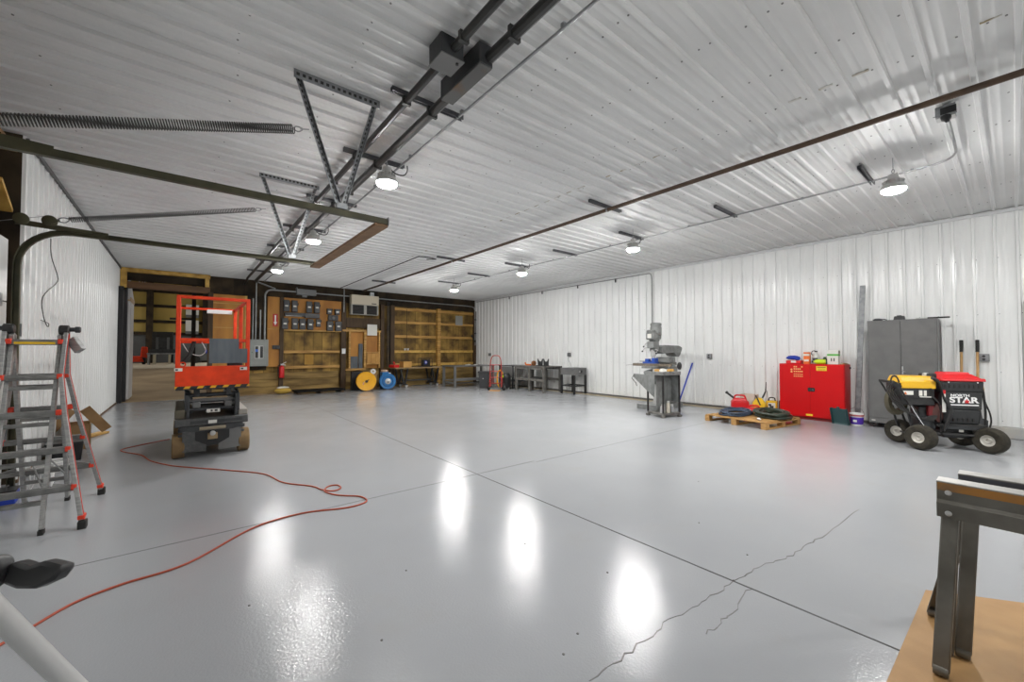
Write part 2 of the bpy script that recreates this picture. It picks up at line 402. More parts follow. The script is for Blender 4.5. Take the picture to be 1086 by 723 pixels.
MB().b2((.62, YB-.02, .68), (1.55, YB+.05, 3.06)).build('plywood_sheet', plywood, wb, .003)
MB().b2((.60, YB-.05, .68), (.66, YB-.02, 3.06)).b2((1.49,YB-.05,.68),(1.55,YB-.02,3.06)).build('plywood_edging', lumber_yellow, wb)
for z in (1.30,2.05,2.78): MB().b2((.67, YB-.028, z), (1.48, YB-.02, z+.11 if z<2 else z+.03)).build('plywood_batten', lumber, wb)
MB().b2((2.10, YB-.02, .85), (2.50, YB+.05, 2.06)).b2((2.10, YB-.02, 2.06), (4.43, YB+.05, 3.10)).build('plywood_sheet', plywood, wb, .003)
MB().b2((2.50, YB-.05, 2.02), (4.43, YB-.02, 2.07)).b2((4.40,YB-.05,2.02),(4.44,YB-.02,3.08)).b2((2.10,YB-.028,2.05),(2.5,YB-.02,2.075)).build('plywood_edging', lumber, wb)
ocher = M('ochre_patch', (.46,.26,.04), .7, 0, (.38,.2,.03), 5)
MB().b2((3.22,YB+.115,.90),(3.50,YB+.125,1.25)).build('board_patch', ocher, wb)
# framed recess with plywood left of the reels
for a, b in ((4.62,4.68),(5.16,5.24),(5.70,5.76)): MB().b2((a, YB-.06, .72), (b, YB+.06, 2.05)).build('recess_stud', lumber, wb, .003)
MB().b2((4.4, YB-.07, 2.05), (5.78, YB+.05, 2.12)).build('recess_header', lumber, wb)
MB().b2((4.5, YB-.12, .66), (5.2, YB+.06, .73)).build('recess_sill', lumber, wb)
MB().b2((4.68, YB+.06, .73), (5.16, YB+.10, 2.05)).b2((5.24, YB+.06, .73), (5.70, YB+.10, 2.05)).build('recess_plywood', plywood, wb)
MB().b2((4.70, YB+.0, .73), (4.96, YB+.055, 1.16)).b2((4.99, YB-.01, .73), (5.12, YB+.05, 1.62)).build('grey_offcut', panel_slate, wb)
mb = MB().b2((5.24,YB-.09,.86),(5.72,YB+.05,.90)).b2((5.24,YB-.09,1.28),(5.72,YB+.05,1.32))
mb.build('shelf_board', lumber, wb)
for i in range(3): MB().b2((5.25+i*.157, YB-.11, .90), (5.25+i*.157+.15, YB-.09, 1.27)).build('bin_front', M('bin_front_wood', (.56,.30,.07), .6, 0, (.46,.23,.05), 5), wb, .004)
# paper and small plates on the wall
tag(MB().b2((5.26,YB-.10,1.93),(5.62,YB-.078,2.33)).build('notice_sheet', paper), 'blank white notice sheet pinned on the wooden wall above the yellow reel', 'notice')
tag(MB().b2((4.375,YB-.085,1.26),(4.50,YB-.06,1.44)).build('switch_plate', white_pl, bevel=.004), 'small white switch plate on the dark post right of the breaker boxes', 'switch')
tag(MB().b2((9.05,YB+.0,2.46),(9.4,YB+.02,2.86)).build('wall_plate', M('grey_plate',(.30,.30,.27),.6)), 'grey rectangular plate high on the back wall near the right corner', 'plate')

# the opening to the next room, its header, jamb and open sliding door
MB().b2((XL-.05, YB+.0, 3.06), (.62, YB+.12, 3.24)).build('trim_5', M('header_wood', (.17,.085,.035), .65, 0, (.11,.055,.025), 3, stretch=(.5,1,4)), kind='structure')
MB().b2((XL+.02, YB-.04, H-.13), (.62, YB+.08, H-.02)).build('trim_6', lumber_yellow, kind='structure')
MB().b2((XL+.02, YB-.05, 3.0), (XL+.15, YB+.02, H-.13)).build('trim_7', lumber_yellow, kind='structure')
MB().b2((.50, YB-.04, 3.24), (.60, YB+.08, H-.13)).build('trim_8', lumber_yellow, kind='structure')
MB().b2((XL+.0, YB-.30, 0), (XL+.11, YB+.02, 3.06)).b2((XL+.11,YB-.05,0),(XL+.17,YB+.1,3.06)).build('trim_9', M('black_jamb', (.018,.018,.02), .5), kind='structure')
d1 = MB().b2((-1.17, YB+.12, .05), (-1.11, YB+1.15, 2.72)).build('door_1', M('white_door', (.58,.57,.56), .5), kind='structure', bevel=.004)
MB().prism([(0,0),(1.05,0),(1.05,.10),(0,.55)], (-1.165,YB+.12,2.76), (0,1,0), (0,0,1), .05).build('door_gable', M('door_gable_white',(.5,.5,.49),.6), d1)
MB().b2((-1.18, YB+.12, 2.70), (-1.10, YB+1.16, 2.82)).build('door_top_rail', M('pale_lumber', (.45,.30,.17), .6), d1)

# next room: rising dusty floor, far wall of faced insulation between dark posts
MB().prism([(14.75,0),(26,.50),(39,.52),(39,-.3),(14.75,-.3)], (-9,0,0), (0,1,0), (0,0,1), 16).build('floor', dirt, kind='structure')
f2 = bpy.data.objects['floor.001']
MB().b2((-9,26.2,.508),(7,36.5,.526)).build('pale_apron', dirt_light, f2)
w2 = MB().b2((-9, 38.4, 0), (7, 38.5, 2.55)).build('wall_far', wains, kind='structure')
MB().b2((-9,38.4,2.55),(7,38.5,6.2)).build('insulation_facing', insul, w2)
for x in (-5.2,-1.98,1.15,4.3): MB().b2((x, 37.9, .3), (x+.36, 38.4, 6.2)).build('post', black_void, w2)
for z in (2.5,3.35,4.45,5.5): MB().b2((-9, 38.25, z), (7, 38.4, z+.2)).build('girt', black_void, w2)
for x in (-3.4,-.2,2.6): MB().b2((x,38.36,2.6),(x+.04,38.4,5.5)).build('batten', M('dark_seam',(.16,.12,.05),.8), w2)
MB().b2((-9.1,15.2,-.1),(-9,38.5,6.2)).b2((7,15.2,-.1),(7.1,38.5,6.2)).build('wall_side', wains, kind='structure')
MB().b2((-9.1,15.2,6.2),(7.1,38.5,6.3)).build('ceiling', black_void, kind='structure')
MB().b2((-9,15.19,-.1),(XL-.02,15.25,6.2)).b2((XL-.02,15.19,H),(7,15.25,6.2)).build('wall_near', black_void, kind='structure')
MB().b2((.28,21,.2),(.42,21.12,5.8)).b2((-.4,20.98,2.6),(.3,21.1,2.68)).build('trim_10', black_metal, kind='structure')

# ------------------------------------------------------------------ lamps
def make_lamp():
    k_ = .74
    t = T('high_bay_lamp', '', 'lamp', group='round high-bay lamps')
    MB().lathe([(.025,.17),(.045,.16),(.055,.11),(.067,.10),(.075,.05),(.10,.045),(.112,.02),(.116,-.01),(.110,-.015)], seg=28).build('housing', steel_lt, t)
    mb = MB()
    for k in range(16):
        a = k*2*PI/16; mb.bar((.03*math.cos(a),.03*math.sin(a),.085),(.093*math.cos(a),.093*math.sin(a),.06),.006,.05)
    mb.build('cooling_fins', steel_lt, t)
    MB().lathe([(.109,-.012),(.106,-.028),(.082,-.046),(.045,-.056),(0,-.06)], seg=28).build('lens', lens_m, t)
    mb = MB().tube(smooth([(0,0,.17),(0,.012,.20),(0,.0,.225),(0,-.012,.20),(0,0,.172)],5), .005, 6).tube([(0,0,.215),(0,0,.232)], .004, 6)
    mb.build('hook', galv, t)
    MB().tube(smooth([(.03,0,.16),(.12,.02,.13),(.2,.0,.13),(.24,0,.19),(.24,0,.25)],6), .007, 6).build('cable', black_rub, t)
    return t
LAMPS = [
 (1.74,4.36,'round lit lamp hanging right of the nearer V hanger, over the left conduits'),
 (1.70,7.46,'round lit lamp hanging in front of the track-end crossbar, second along the left conduits'),
 (1.69,10.78,'round lit lamp farthest along the left conduits, near the breaker boxes'),
 (6.36,.85,'large round lit lamp at right, nearest to the camera, below the conduit bend'),
 (6.39,4.37,'round lit lamp second along the right row, above the milling machine'),
 (6.34,7.45,'round lit lamp third along the right row of lamps'),
 (6.47,10.82,'round lit lamp farthest along the right row, near the back corner'),
 (1.74,.95,'round lit lamp above the camera on the left conduits'),
 (1.74,-2.6,'round lit lamp behind the camera on the left conduits'),
 (6.50,-2.6,'round lit lamp behind the camera on the right conduit')]
l0 = make_lamp()
_h = MB().tube(smooth([(0,0,.17),(0,.012,.20),(0,.0,.225),(0,-.012,.20),(0,0,.172)],5), .005, 6).tube([(0,0,.215),(0,0,.362)], .004, 6).build('hook', galv); long_hook = _h.data; bpy.data.objects.remove(_h); LZ = 3.235
for i, (x, y, lab) in enumerate(LAMPS):
    if i == 0: l0.location = (x,y,LZ); l0['label'] = lab
    else:
        l = dup(l0, (x,y,LZ), lab)
        if x > 5:
            for c in l.children:
                if c.name.startswith('hook'): c.data = long_hook

# steel channels on the ceiling
def strut(x0, x1, y, lab, grp):
    L = x1-x0; mb = MB()
    prof = [(-.021,0),(.021,0),(.021,-.042),(.010,-.042),(.010,-.038),(.017,-.038),(.017,-.004),(-.017,-.004),(-.017,-.038),(-.010,-.038),(-.010,-.042),(-.021,-.042)]
    mb.prism(prof, (0,0,0), (0,1,0), (0,0,1), L)
    return tag(mb.build('ceiling_channel', strut_m), lab, 'bracket', grp)
ords = ['nearest','second','third','fourth','fifth','sixth','seventh','eighth']
zs = H-.0275
for i, y in enumerate((3.27,4.59,6.3,8.03,9.77,11.45,13.1)):
    strut(1.34,2.04,y,'short dark steel channel carrying the two big left conduits, %s from the camera' % ords[i], 'channels under the left conduits').location = (1.34,y,zs)
for i, y in enumerate((1.14,2.85,4.6,6.34,8.05,9.78,11.5)):
    o = strut(6.30,7.06,y,'short dark steel channel beside the right lamp conduit, %s from the camera' % ords[i], 'channels along the right lamp conduit'); o.location = (6.30,y,zs)
for i, y in enumerate((3.9,8.5,12.7)):
    o = strut(4.62,5.38,y,'short dark steel channel holding the brown pipe, %s from the camera' % ords[i], 'channels holding the brown pipe'); o.location = (4.62,y,zs)

def clips(pts, r, name, mat, parent):
    for p in pts: MB().box((p[0],p[1],p[2]), (r*2.2,.03,r*2.2)).build(name, mat, parent)
zc = zs-.042
cy1 = MB().tube([(1.475,YF+.05,zc-.032),(1.475,14.25,zc-.032),(1.475,14.5,zc-.1),(1.475,14.9,zc-.12)], .031, 10).build('conduit', conduit_dark); tag(cy1, 'thin left one of the two long dark conduits on the ceiling, with the square box', 'conduit')
clips([(1.475,y,zc-.032) for y in (2.35,3.27,4.59,5.4,6.3,8.03,9.77,11.45)], .033, 'coupling', conduit_dark, cy1)
cy2 = MB().tube([(1.72,YF+.05,zc-.042),(1.72,14.6,zc-.042)], .041, 10).build('conduit', conduit_dark); tag(cy2, 'thicker right one of the two long dark conduits on the ceiling, with the long box', 'conduit')
clips([(1.72,y,zc-.042) for y in (2.1,3.27,4.59,5.6,6.3,8.03,9.77,11.45)], .042, 'coupling', conduit_dark, cy2)
cy3 = MB().tube([(1.99,YF+.05,H-.058),(1.99,14.9,H-.058)], .012, 8).build('conduit', conduit_grey); tag(cy3, 'slim grey conduit running along the ceiling right of the two dark conduits', 'conduit')
clips([(1.99,y,H-.035) for y in (1.9,3.2,4.3,5.4,6.5,7.6,8.7,9.8)], .012, 'strap', galv, cy3)
# square junction box and the long pull box
t = T('junction_box', 'square dark grey junction box under the ceiling on the thin left conduit', 'box', (1.465,2.57,H-.02))
MB().box((0,0,-.075),(.18,.19,.15)).build('body', dark_grey, t, .004)
MB().box((0,0,-.153),(.188,.198,.008)).build('cover', mid_grey, t, .002); MB().lathe([(.012,0),(.012,.012),(0,.014)], (.055,-.06,-.156), (0,0,-1), 10).build('plug', black_metal, t)
t = T('pull_box', 'long dark rusty-ended pull box on the thicker ceiling conduit', 'box', (1.69,2.67,H-.02))
MB().box((0,0,-.08),(.12,.57,.16)).build('body', dark_grey, t, .006)
MB().box((0,0,-.163),(.11,.56,.008)).build('cover', M('rust_touched_cover', (.11,.11,.105), .5, .3, (.15,.08,.03), 5, 5, .55, .75), t, .002)
# brown pipe
p = tag(MB().tube([(5.04,YF+.05,zc-.027),(5.04,14.8,zc-.027)], .028, 10).build('brown_pipe', brown_pipe), 'long brown pipe running the length of the ceiling', 'pipe')
clips([(5.04,y,zc-.027) for y in (3.9,8.5,12.7)], .024, 'strap', galv, p)
# right lamp conduit with bend and outlet box
p = tag(MB().tube(smooth([(5.6,.36,H-.058),(6.0,.36,H-.058),(6.45,.365,H-.058)],2)+smooth([(6.62,.37,H-.058),(6.76,.41,H-.058),(6.86,.5,H-.058),(6.89,.64,H-.058)],5)+[(6.93,1.2,H-.058),(6.97,5,H-.058),(7.0,11.6,H-.058)], .012, 8).build('conduit', conduit_grey), 'thin lamp conduit along the right ceiling with a bend to the outlet box', 'conduit')
clips([(6.9,.75,H-.052)]+[(6.95,y,H-.052) for y in (1.9,3.6,5.3,7,8.7,10.4)], .012, 'strap', galv, p)
t = T('outlet_box', 'galvanized outlet box with black plug on the ceiling by the brown pipe', 'outlet', (5.42,.36,H-.02))
MB().box((0,0,-.05),(.13,.13,.09)).build('body', galv, t, .004); MB().box((.02,0,-.098),(.10,.12,.006)).build('cover', steel_lt, t)
mb = MB().lathe([(.035,0),(.035,.03),(.022,.05),(.015,.07),(0,.072)], (-.03,.0,-.10), (-.6,-.2,-1), 12); mb.box((-.05,-.02,-.06),(.05,.1,.06)).build('plug', black_pl, t)
# loose cable loop beyond the brown pipe
tag(MB().tube([(4.30,14.9,H-.045),(4.28,8.75,H-.045)], .012, 8).build('conduit', conduit_dark), 'thin dark conduit on the ceiling left of the brown pipe, ending in a cable loop', 'conduit')
tag(MB().tube(smooth([(4.28,8.75,H-.05),(4.30,8.55,H-.09),(4.42,8.42,H-.12),(4.62,8.55,H-.10),(4.66,8.75,H-.06),(4.60,8.98,H-.03)],6), .011, 7).build('loose_cable', black_rub), 'short loop of black cable hanging from the ceiling left of the brown pipe', 'cable')

# ------------------------------------------------------------------ overhead door with its tracks
t = T('overhead_door', 'white sectional overhead door closed at the left edge behind the ladder', 'door', (-1.315,0,0))
for k in range(4):
    MB().b2((-.045,3.50,.02+k*.605),(0,6.08,.02+k*.605+.598)).build('door_section', white_steel, t, .006)
    for y in (3.75,4.83,5.86): MB().box((.008,y,.02+k*.605),(.016,.06,.12)).build('hinge', galv, t, .002)
def track(y, lab, side):
    t = T('door_track', lab, 'track', (0,y,0), group='overhead door tracks')
    R = .36; zt = 2.545; xv = -1.235
    path = [(xv,0,.02),(xv,0,zt-R)]+[(xv+R-R*math.cos(a*PI/2/8),0,zt-R+R*math.sin(a*PI/2/8)) for a in range(1,8)]+[(xv+R,0,zt),(1.45,0,zt)]
    # C-channel section swept along the path: web and two lips
    web = MB(); lips = MB()
    def sweep(mb, offs, w, hgt):
        P = [Vector(p) for p in path]; rows = []
        for i, p in enumerate(P):
            tt = (P[min(i+1,len(P)-1)]-P[max(i-1,0)]).normalized(); n = Vector((-tt.z,0,tt.x))
            c = p+n*offs[1]+Vector((0,offs[0],0))
            rows.append([mb.bm.verts.new(c+n*(sy*hgt/2)+Vector((0,sx*w/2,0))) for sx, sy in ((-1,-1),(1,-1),(1,1),(-1,1))])
        for A, B in zip(rows, rows[1:]):
            for k in range(4): mb.bm.faces.new((A[k],A[(k+1)%4],B[(k+1)%4],B[k]))
        mb.bm.faces.new(rows[0][::-1]); mb.bm.faces.new(rows[-1])
    sweep(web, (side*.018,0), .005, .046)
    sweep(web, (0,.022), .04, .005); sweep(web, (0,-.022), .04, .005)
    web.build('rail', olive, t)
    MB().bar((xv-.02,0,zt+.05),(-.62,0,zt+.02),.012,.05).build('support_angle', olive, t)
    for z in (.5,1.5): MB().b2((-1.33,side*.03,z),(-1.2,side*.03+.01,z+.12)).build('wall_bracket', galv, t)
    MB().box((1.452,0,zt),(.006,.07,.075)).build('end_cap', galv, t)
    return t
track(3.62,'nearer olive-green overhead track crossing the picture below the ceiling',-1)
track(5.97,'farther olive-green overhead track curving down the left wall',1)
tag(MB().b2((1.33,3.60,2.49),(1.45,5.99,2.515)).build('track_crossbar', M('crossbar_wood', (.26,.15,.075), .65, 0, (.19,.105,.05), 5), bevel=.003), 'brown wooden bar joining the free ends of the two door tracks', 'bar')
def perforated(mb, p0, p1, w, up):
    # slotted angle: two flanges with a row of raised slot rims
    p0 = Vector(p0); p1 = Vector(p1); tt = (p1-p0).normalized(); u = Vector(up); a = tt.cross(u).normalized(); b = a.cross(tt).normalized()
    mb.bar(p0+a*w/2, p1+a*w/2, .004, w, up); mb.bar(p0+b*w/2, p1+b*w/2, w, .004, up)
def slots(mb, p0, p1, w, up):
    p0 = Vector(p0); p1 = Vector(p1); L = (p1-p0).length; tt = (p1-p0)/L; u = Vector(up); a = tt.cross(u).normalized(); b = a.cross(tt).normalized()
    n = int(L/.045)
    for k in range(n):
        c = p0+tt*(.03+k*.045)
        mb.bar(c+a*w/2-tt*.012, c+a*w/2+tt*.012, .006, w*.34, up); mb.bar(c+b*w/2-tt*.012, c+b*w/2+tt*.012, w*.34, .006, up)
def hanger(y, lab, x0):
    t = T('track_hanger', lab, 'hanger', (x0,y,0), group='slotted-angle track hangers')
    A = (0,0,H-.035); B = (.70,0,H-.035); Cc = (.37,0,2.60)
    segs = [('top_angle',A,B,.072,(0,0,1)),('strut_leg',(.03,-.02,H-.03),Cc,.036,(0,1,0)),('strut_leg',(.66,-.02,H-.03),(.40,0,2.60),.036,(0,1,0))]
    for n, a, b, w, up in segs:
        mb = MB(); perforated(mb, a, b, w, up); m2 = MB(); slots(m2, a, b, w, up); mb.join(m2).build(n, galv, t, mat2=black_metal)
    MB().box((.385,0,2.60),(.09,.05,.05)).build('foot_bracket', galv, t, .003)
    return t
hanger(3.62,'nearer V-shaped slotted steel hanger holding the near door track',.66)
hanger(5.97,'farther V-shaped slotted steel hanger holding the far door track',.72)
def spring(p0, p1, r, lab, turns):
    p0 = Vector(p0); p1 = Vector(p1); L = (p1-p0).length
    t = T('extension_spring', lab, 'spring', p0, group='door extension springs')
    d = (p1-p0)/L; a = d.cross(Vector((0,0,1))).normalized(); b = a.cross(d); pts = []
    n = 9
    for k in range(turns*n+1):
        an = k*2*PI/n; q = d*(.16+(L-.28)*k/(turns*n)); pts.append(q+a*r*math.cos(an)+b*r*math.sin(an))
    MB().tube(pts, .0042, 5).build('coil', M('spring_steel', (.07,.07,.068), .45, .5), t)
    mb = MB().tube(smooth([d*(L-.13),d*(L-.09)+b*.02,d*(L-.05),d*(L-.09)-b*.02,d*(L-.12)],4), .005, 6).tube([d*(L-.07),d*L],.004,6).tube(smooth([d*.17,d*.12+b*.025,d*.07,d*.12-b*.025,d*.16],4),.006,6)
    mb.build('end_hook', galv, t)
    mb = MB().lathe([(.052,-.012),(.055,-.010),(.046,0),(.055,.010),(.052,.012)], tuple(d*.02), a, 18).bar(d*.02-b*.03,d*.09,.03,.008)
    mb.build('pulley', olive, t)
    MB().tube([d*.02+b*.05, d*(-.30)+b*.03],.003,5).build('lift_cable', galv, t)
    return t
spring((-1.17,3.60,2.566),(.78,3.60,3.17),.034,'thick coil spring above the near door track, under the ceiling',118)
spring((-1.05,5.95,2.63),(.80,5.95,3.16),.026,'coil spring with pulley above the far door track',110)
tag(MB().lathe([(.05,-.012),(.054,-.01),(.045,0),(.054,.01),(.05,.012)], (-1.21,5.93,2.62), (0,1,0), 18).build('cable_sheave', olive), 'olive cable sheave at the wall end of the far door track', 'pulley')
# loose black wire on the left wall
wx = XL+.036
tag(MB().tube(smooth([(wx,7.55,2.76),(wx,7.6,2.55),(wx,7.95,2.35),(wx,7.9,2.25),(wx,7.25,2.0),(wx,7.3,1.78),(wx,7.5,1.66),(wx,7.55,1.70),(wx,7.2,1.72)],5), .005, 6).build('loose_wire', black_rub), 'thin black wire hanging in a zigzag on the white left wall', 'wire')
# camera
cam = bpy.data.cameras.new('camera'); co = bpy.data.objects.new('camera', cam); C.objects.link(co)
cam.sensor_width = 36; cam.lens = 432/1086*36; cam.clip_start = .02; cam.clip_end = 200
co.location = (0,0,1.36); co.rotation_euler = (rad(90+1.392), 0, rad(-39.0)); bpy.context.scene.camera = co
w = bpy.data.worlds.new('world'); bpy.context.scene.world = w; w.use_nodes = True
w.node_tree.nodes['Background'].inputs[0].default_value = (.6,.65,.7,1); w.node_tree.nodes['Background'].inputs[1].default_value = .05
vs = bpy.context.scene.view_settings
vs.view_transform = 'Standard'; vs.look = 'None'; vs.gamma = 1; vs.use_curve_mapping = False; vs.exposure = 0.28
lens_m.node_tree.nodes['Principled BSDF'].inputs['Emission Strength'].default_value = 410
# the right-hand row burns brighter than the left-hand one
for o in list(C.objects):
    if o.name.split('.')[0] == 'high_bay_lamp':
        st = 640 if o.location.x > 5 else (360 if o.location.y > 2 else 150)
        for c in o.children:
            if c.name.startswith('lens'):
                nm = 'lamp_lens_%d' % st; m_ = bpy.data.materials.get(nm)
                if not m_:
                    m_ = lens_m.copy(); m_.name = nm; m_.node_tree.nodes['Principled BSDF'].inputs['Emission Strength'].default_value = st
                c.data = c.data.copy(); c.data.materials[0] = m_
# unseen lamps added to light the next room, kept out of view
far_fill_lens = lens_m.copy(); far_fill_lens.node_tree.nodes['Principled BSDF'].inputs['Emission Strength'].default_value = 1000
lf_l = dup(l0, (-5.5,29.0,5.2), 'unseen round lamp added high in the dim room beyond the wide opening')
for x_, y_, w_ in ((-6,20,'near the left side'),(3.5,21,'behind the plywood wall'),(3.5,34,'at the far right'),(-6,35,'at the far left')):  # extra lamps added out of sight to brighten this room
    far_dup = dup(l0, (x_,y_,4.9), 'unseen fill lamp added in the room beyond the opening, '+w_)
    for c in far_dup.children:
        if c.name.startswith('lens'): c.data = c.data.copy(); c.data.materials[0] = far_fill_lens
lf_l2 = dup(l0, (2.6,30.0,5.2), 'unseen fill lamp added deep in the dim room beyond the wide opening')

# ------------------------------------------------------------------ articulated ladder at left
t = T('folding_ladder', 'aluminium multi-position ladder with red rung caps standing open at left', 'ladder', (-.92,5.02,0))
HZ = 1.535
def ly(z, s): return s*.49*(1-z/HZ)
for s in (-1, 1):
    for sx in (-1, 1):
        pts = [(sx*.165, ly(HZ-.03,s), HZ-.03), (sx*.158, ly(1.16,s), 1.16), (sx*.20, ly(.85,s), .85), (sx*.34, ly(.06,s), .06)]
        mb = MB()
        for a, b in zip(pts, pts[1:]): mb.bar(a, b, .026, .062, (0,1,0))
        o = mb.build('outer_rail', alum, t, .003)
        m2 = MB()
        for a, b in zip(pts, pts[1:]): m2.bar(Vector(a)+Vector((sx*.0145,0,0)), Vector(b)+Vector((sx*.0145,0,0)), .003, .010, (0,1,0))
        m2.build('red_stripe', pole_red, o)
        MB().box((sx*.345, ly(.03,s), .03),(.05,.075,.06)).build('foot', black_rub, t, .006)
        MB().box((sx*.338, ly(.09,s), .085),(.04,.078,.03)).build('foot_collar', pole_red, t, .004)
        mb = MB().bar((sx*.128, ly(HZ-.04,s)-s*.035, HZ-.04), (sx*.128, ly(.03,s)-s*.035, .035), .024, .055, (0,1,0)); mb.build('inner_rail', alum, t, .003)
        MB().box((sx*.128, ly(.02,s)-s*.035, .018),(.03,.06,.034)).build('inner_foot', black_rub, t)
        MB().bar((sx*.29, ly(.31,s), .30),(sx*.17, ly(.20,s)-s*.02,.34),.012,.03).build('gusset', alum, t)
    for k in range(5):
        z = .31+.282*k; hw = .20+(.85-z)*.177 if z < .85 else .158+(z-.85)*-.05+.02
        hw = hw-.012; y = ly(z, s)
        MB().box((0,y,z),(2*hw,.058,.030)).box((0,y+s*.012,z-.022),(2*hw,.03,.016)).build('rung', M('rung_grey', (.25,.25,.24), .42, .5, (.17,.17,.165), 12), t, .004)
        for sx in (-1,1): MB().box((sx*(hw+.002),y,z-.002),(.034,.070,.042)).build('rung_cap', pole_red, t, .006)
    for k in range(4):
        z = .22+.282*k; MB().box((0,ly(z,s)-s*.035,z),(.24,.05,.028)).build('inner_rung', MATS['rung_grey'], t, .003)
    MB().tube([(.13,ly(.25,s)-s*.05,.25),(.02,ly(.06,s)-s*.3,.5)], .006, 6).build('spreader_rod', alum, t)
for sx in (-1,1):
    MB().lathe([(.034,-.03),(.040,-.024),(.040,.024),(.034,.03)], (sx*.15,0,HZ), (1,0,0), 18).build('hinge', black_metal, t)
    MB().lathe([(.018,0),(.018,.03),(.026,.034),(.026,.06),(.02,.066),(0,.066)], (sx*.18,0,HZ+.005), (sx,0,0), 14).build('hinge_knob', dark_grey, t)
MB().bar((.19,.02,1.46),(.25,-.02,1.36),.045,.07).build('top_bracket', alum, t, .004)
MB().box((.0,ly(1.438,-1)-.031,1.424),(.22,.002,.018)).build('caution_strip', yellow_pl, t)

# things on the floor behind the ladder
def carton(name, lab, loc, d, rz, mat=cardboard, flaps=True):
    t = T(name, lab, 'box', loc, rz); w, l, h = d
    mb = MB().b2((-w/2,-l/2,0),(w/2,l/2,.004)).b2((-w/2,-l/2,0),(-w/2+.005,l/2,h)).b2((w/2-.005,-l/2,0),(w/2,l/2,h)).b2((-w/2,-l/2,0),(w/2,-l/2+.005,h)).b2((-w/2,l/2-.005,0),(w/2,l/2,h))
    mb.build('carton_body', mat, t)
    if flaps:
        for s in (-1,1): MB().bar((s*w/2,0,h),(s*(w/2+.10),0,h+.07),.004,l*.96,(1,0,0)).build('flap', mat, t)
    return t
carton('cardboard_box', 'brown open cardboard box on the floor against the left wall', (-1.13,8.35,0), (.26,.42,.34), rad(8))
tag(MB().bar((-1.22,9.0,.02),(-.98,9.5,.02),.14,.03).build('wood_scrap', lumber), 'short dark wooden scrap lying by the left wall beyond the cardboard box', 'wood')
t = T('storage_tub', 'black tub on the floor behind the ladder by the left wall', 'tub', (-1.12,7.55,0), rad(6))
MB().box((0,0,.11),(.28,.40,.22), taper=1.12).build('tub_body', black_pl, t, .01); MB().box((0,0,.225),(.34,.47,.02)).build('lid', black_pl, t, .005)
t = T('white_coil', 'coil of white cord on the floor behind the ladder', 'cord', (-1.12,6.85,0))
for i in range(5): MB().tube([( (.12+.012*(i%3))*math.cos(a*PI/10), (.12+.012*(i%3))*math.sin(a*PI/10), .016+.024*i) for a in range(20)], .012, 6, True).build('turn', white_pl, t)
t = T('wire_basket', 'white wire basket on the floor under the ladder', 'basket', (-1.10,6.15,0), rad(5))
mb = MB()
for z in (.01,.09,.17):
    mb.tube([(-.1,-.14,z),(.1,-.14,z),(.1,.14,z),(-.1,.14,z)], .004, 6, True)
for k in range(7):
    y = -.14+.28*k/6; mb.tube([(-.1,y,.17),(-.1,y,.01),(.1,y,.01),(.1,y,.17)], .003, 5)
for k in range(4):
    x = -.1+.2*k/3; mb.tube([(x,-.14,.17),(x,-.14,.01),(x,.14,.01),(x,.14,.17)], .003, 5)
mb.build('wires', white_pl, t)
t = T('blue_case', 'small blue and black case on the floor at the left edge', 'case', (-1.20,5.72,0), rad(4))
MB().box((0,0,.05),(.12,.2,.10)).build('case_body', blue_pl, t, .008); MB().box((0,0,.11),(.124,.204,.02)).build('lid', black_pl, t, .005); MB().tube([(0,-.05,.12),(0,-.04,.145),(0,.04,.145),(0,.05,.12)],.006,6).build('handle', black_pl, t)

# ------------------------------------------------------------------ scissor lift
t = T('scissor_lift', 'orange-red and grey scissor lift standing lowered on the left of the floor', 'lift', (.325,7.42,0)); t.scale = (1.06,1,1)
MB().b2((-.33,-.80,.13),(.33,.85,.30)).build('chassis', chassis_grey, t, .01)
MB().b2((-.365,-.84,.40),(.365,.90,.50)).build('chassis_top', chassis_grey, t, .012)
MB().prism([(-.31,.40),(.31,.40),(.31,.36),(.20,.33),(-.20,.33),(-.31,.36)], (0,-.80,0), (1,0,0), (0,0,1), .05).build('bumper_lip', dark_grey, t)
MB().b2((-.33,-.83,.34),(-.12,-.80,.38)).b2((.12,-.83,.34),(.33,-.80,.38)).build('lower_edge', dark_grey, t)
for s in (-1,1):
    MB().prism([(s*.29,.09),(s*.06,.075),(s*.06,.15),(s*.17,.22),(s*.17,.34),(s*.29,.34)], (0,-.845,0), (1,0,0), (0,0,1), -.025).build('end_skirt', mid_grey if s > 0 else chassis_grey, t)
MB().b2((-.17,-.835,.14),(.17,-.805,.34)).build('end_recess', black_pl, t)
MB().cyl((-.13,-.85,.365),(.13,-.85,.365),.022,12).build('tow_roller', M('roller_tan', (.32,.27,.19), .55), t)
MB().b2((-.05,-.86,.22),(.05,-.83,.30)).build('hitch_plate', M('hitch_tan',(.36,.26,.14),.6), t, .006); MB().lathe([(.03,0),(.03,.03),(.018,.035),(0,.035)], (0,-.86,.30), (0,-1,0), 14).build('tow_eye', steel_lt, t)
for sx in (-1,1):
    for y in (-.70,.72):
        MB().lathe([(.09,-.06),(.145,-.06),(.155,-.05),(.155,.05),(.145,.06),(.09,.06)], (sx*.325,y,.155), (1,0,0), 26, True).build('wheel', tan_tyre, t)
        MB().lathe([(.09,-.062),(.085,-.045),(.03,-.04),(.028,.04),(.085,.045),(.09,.062)], (sx*.325,y,.155), (1,0,0), 18).build('hub', dark_grey, t)
MB().b2((-.365,-.80,.50),(-.245,.5,.61)).build('battery_tray', M('lift_olive_brown',(.085,.075,.05),.6), t, .01)
MB().b2((.245,-.80,.50),(.365,.5,.575)).build('control_tray', M('lift_dusty_grey',(.30,.28,.25),.6), t, .01)
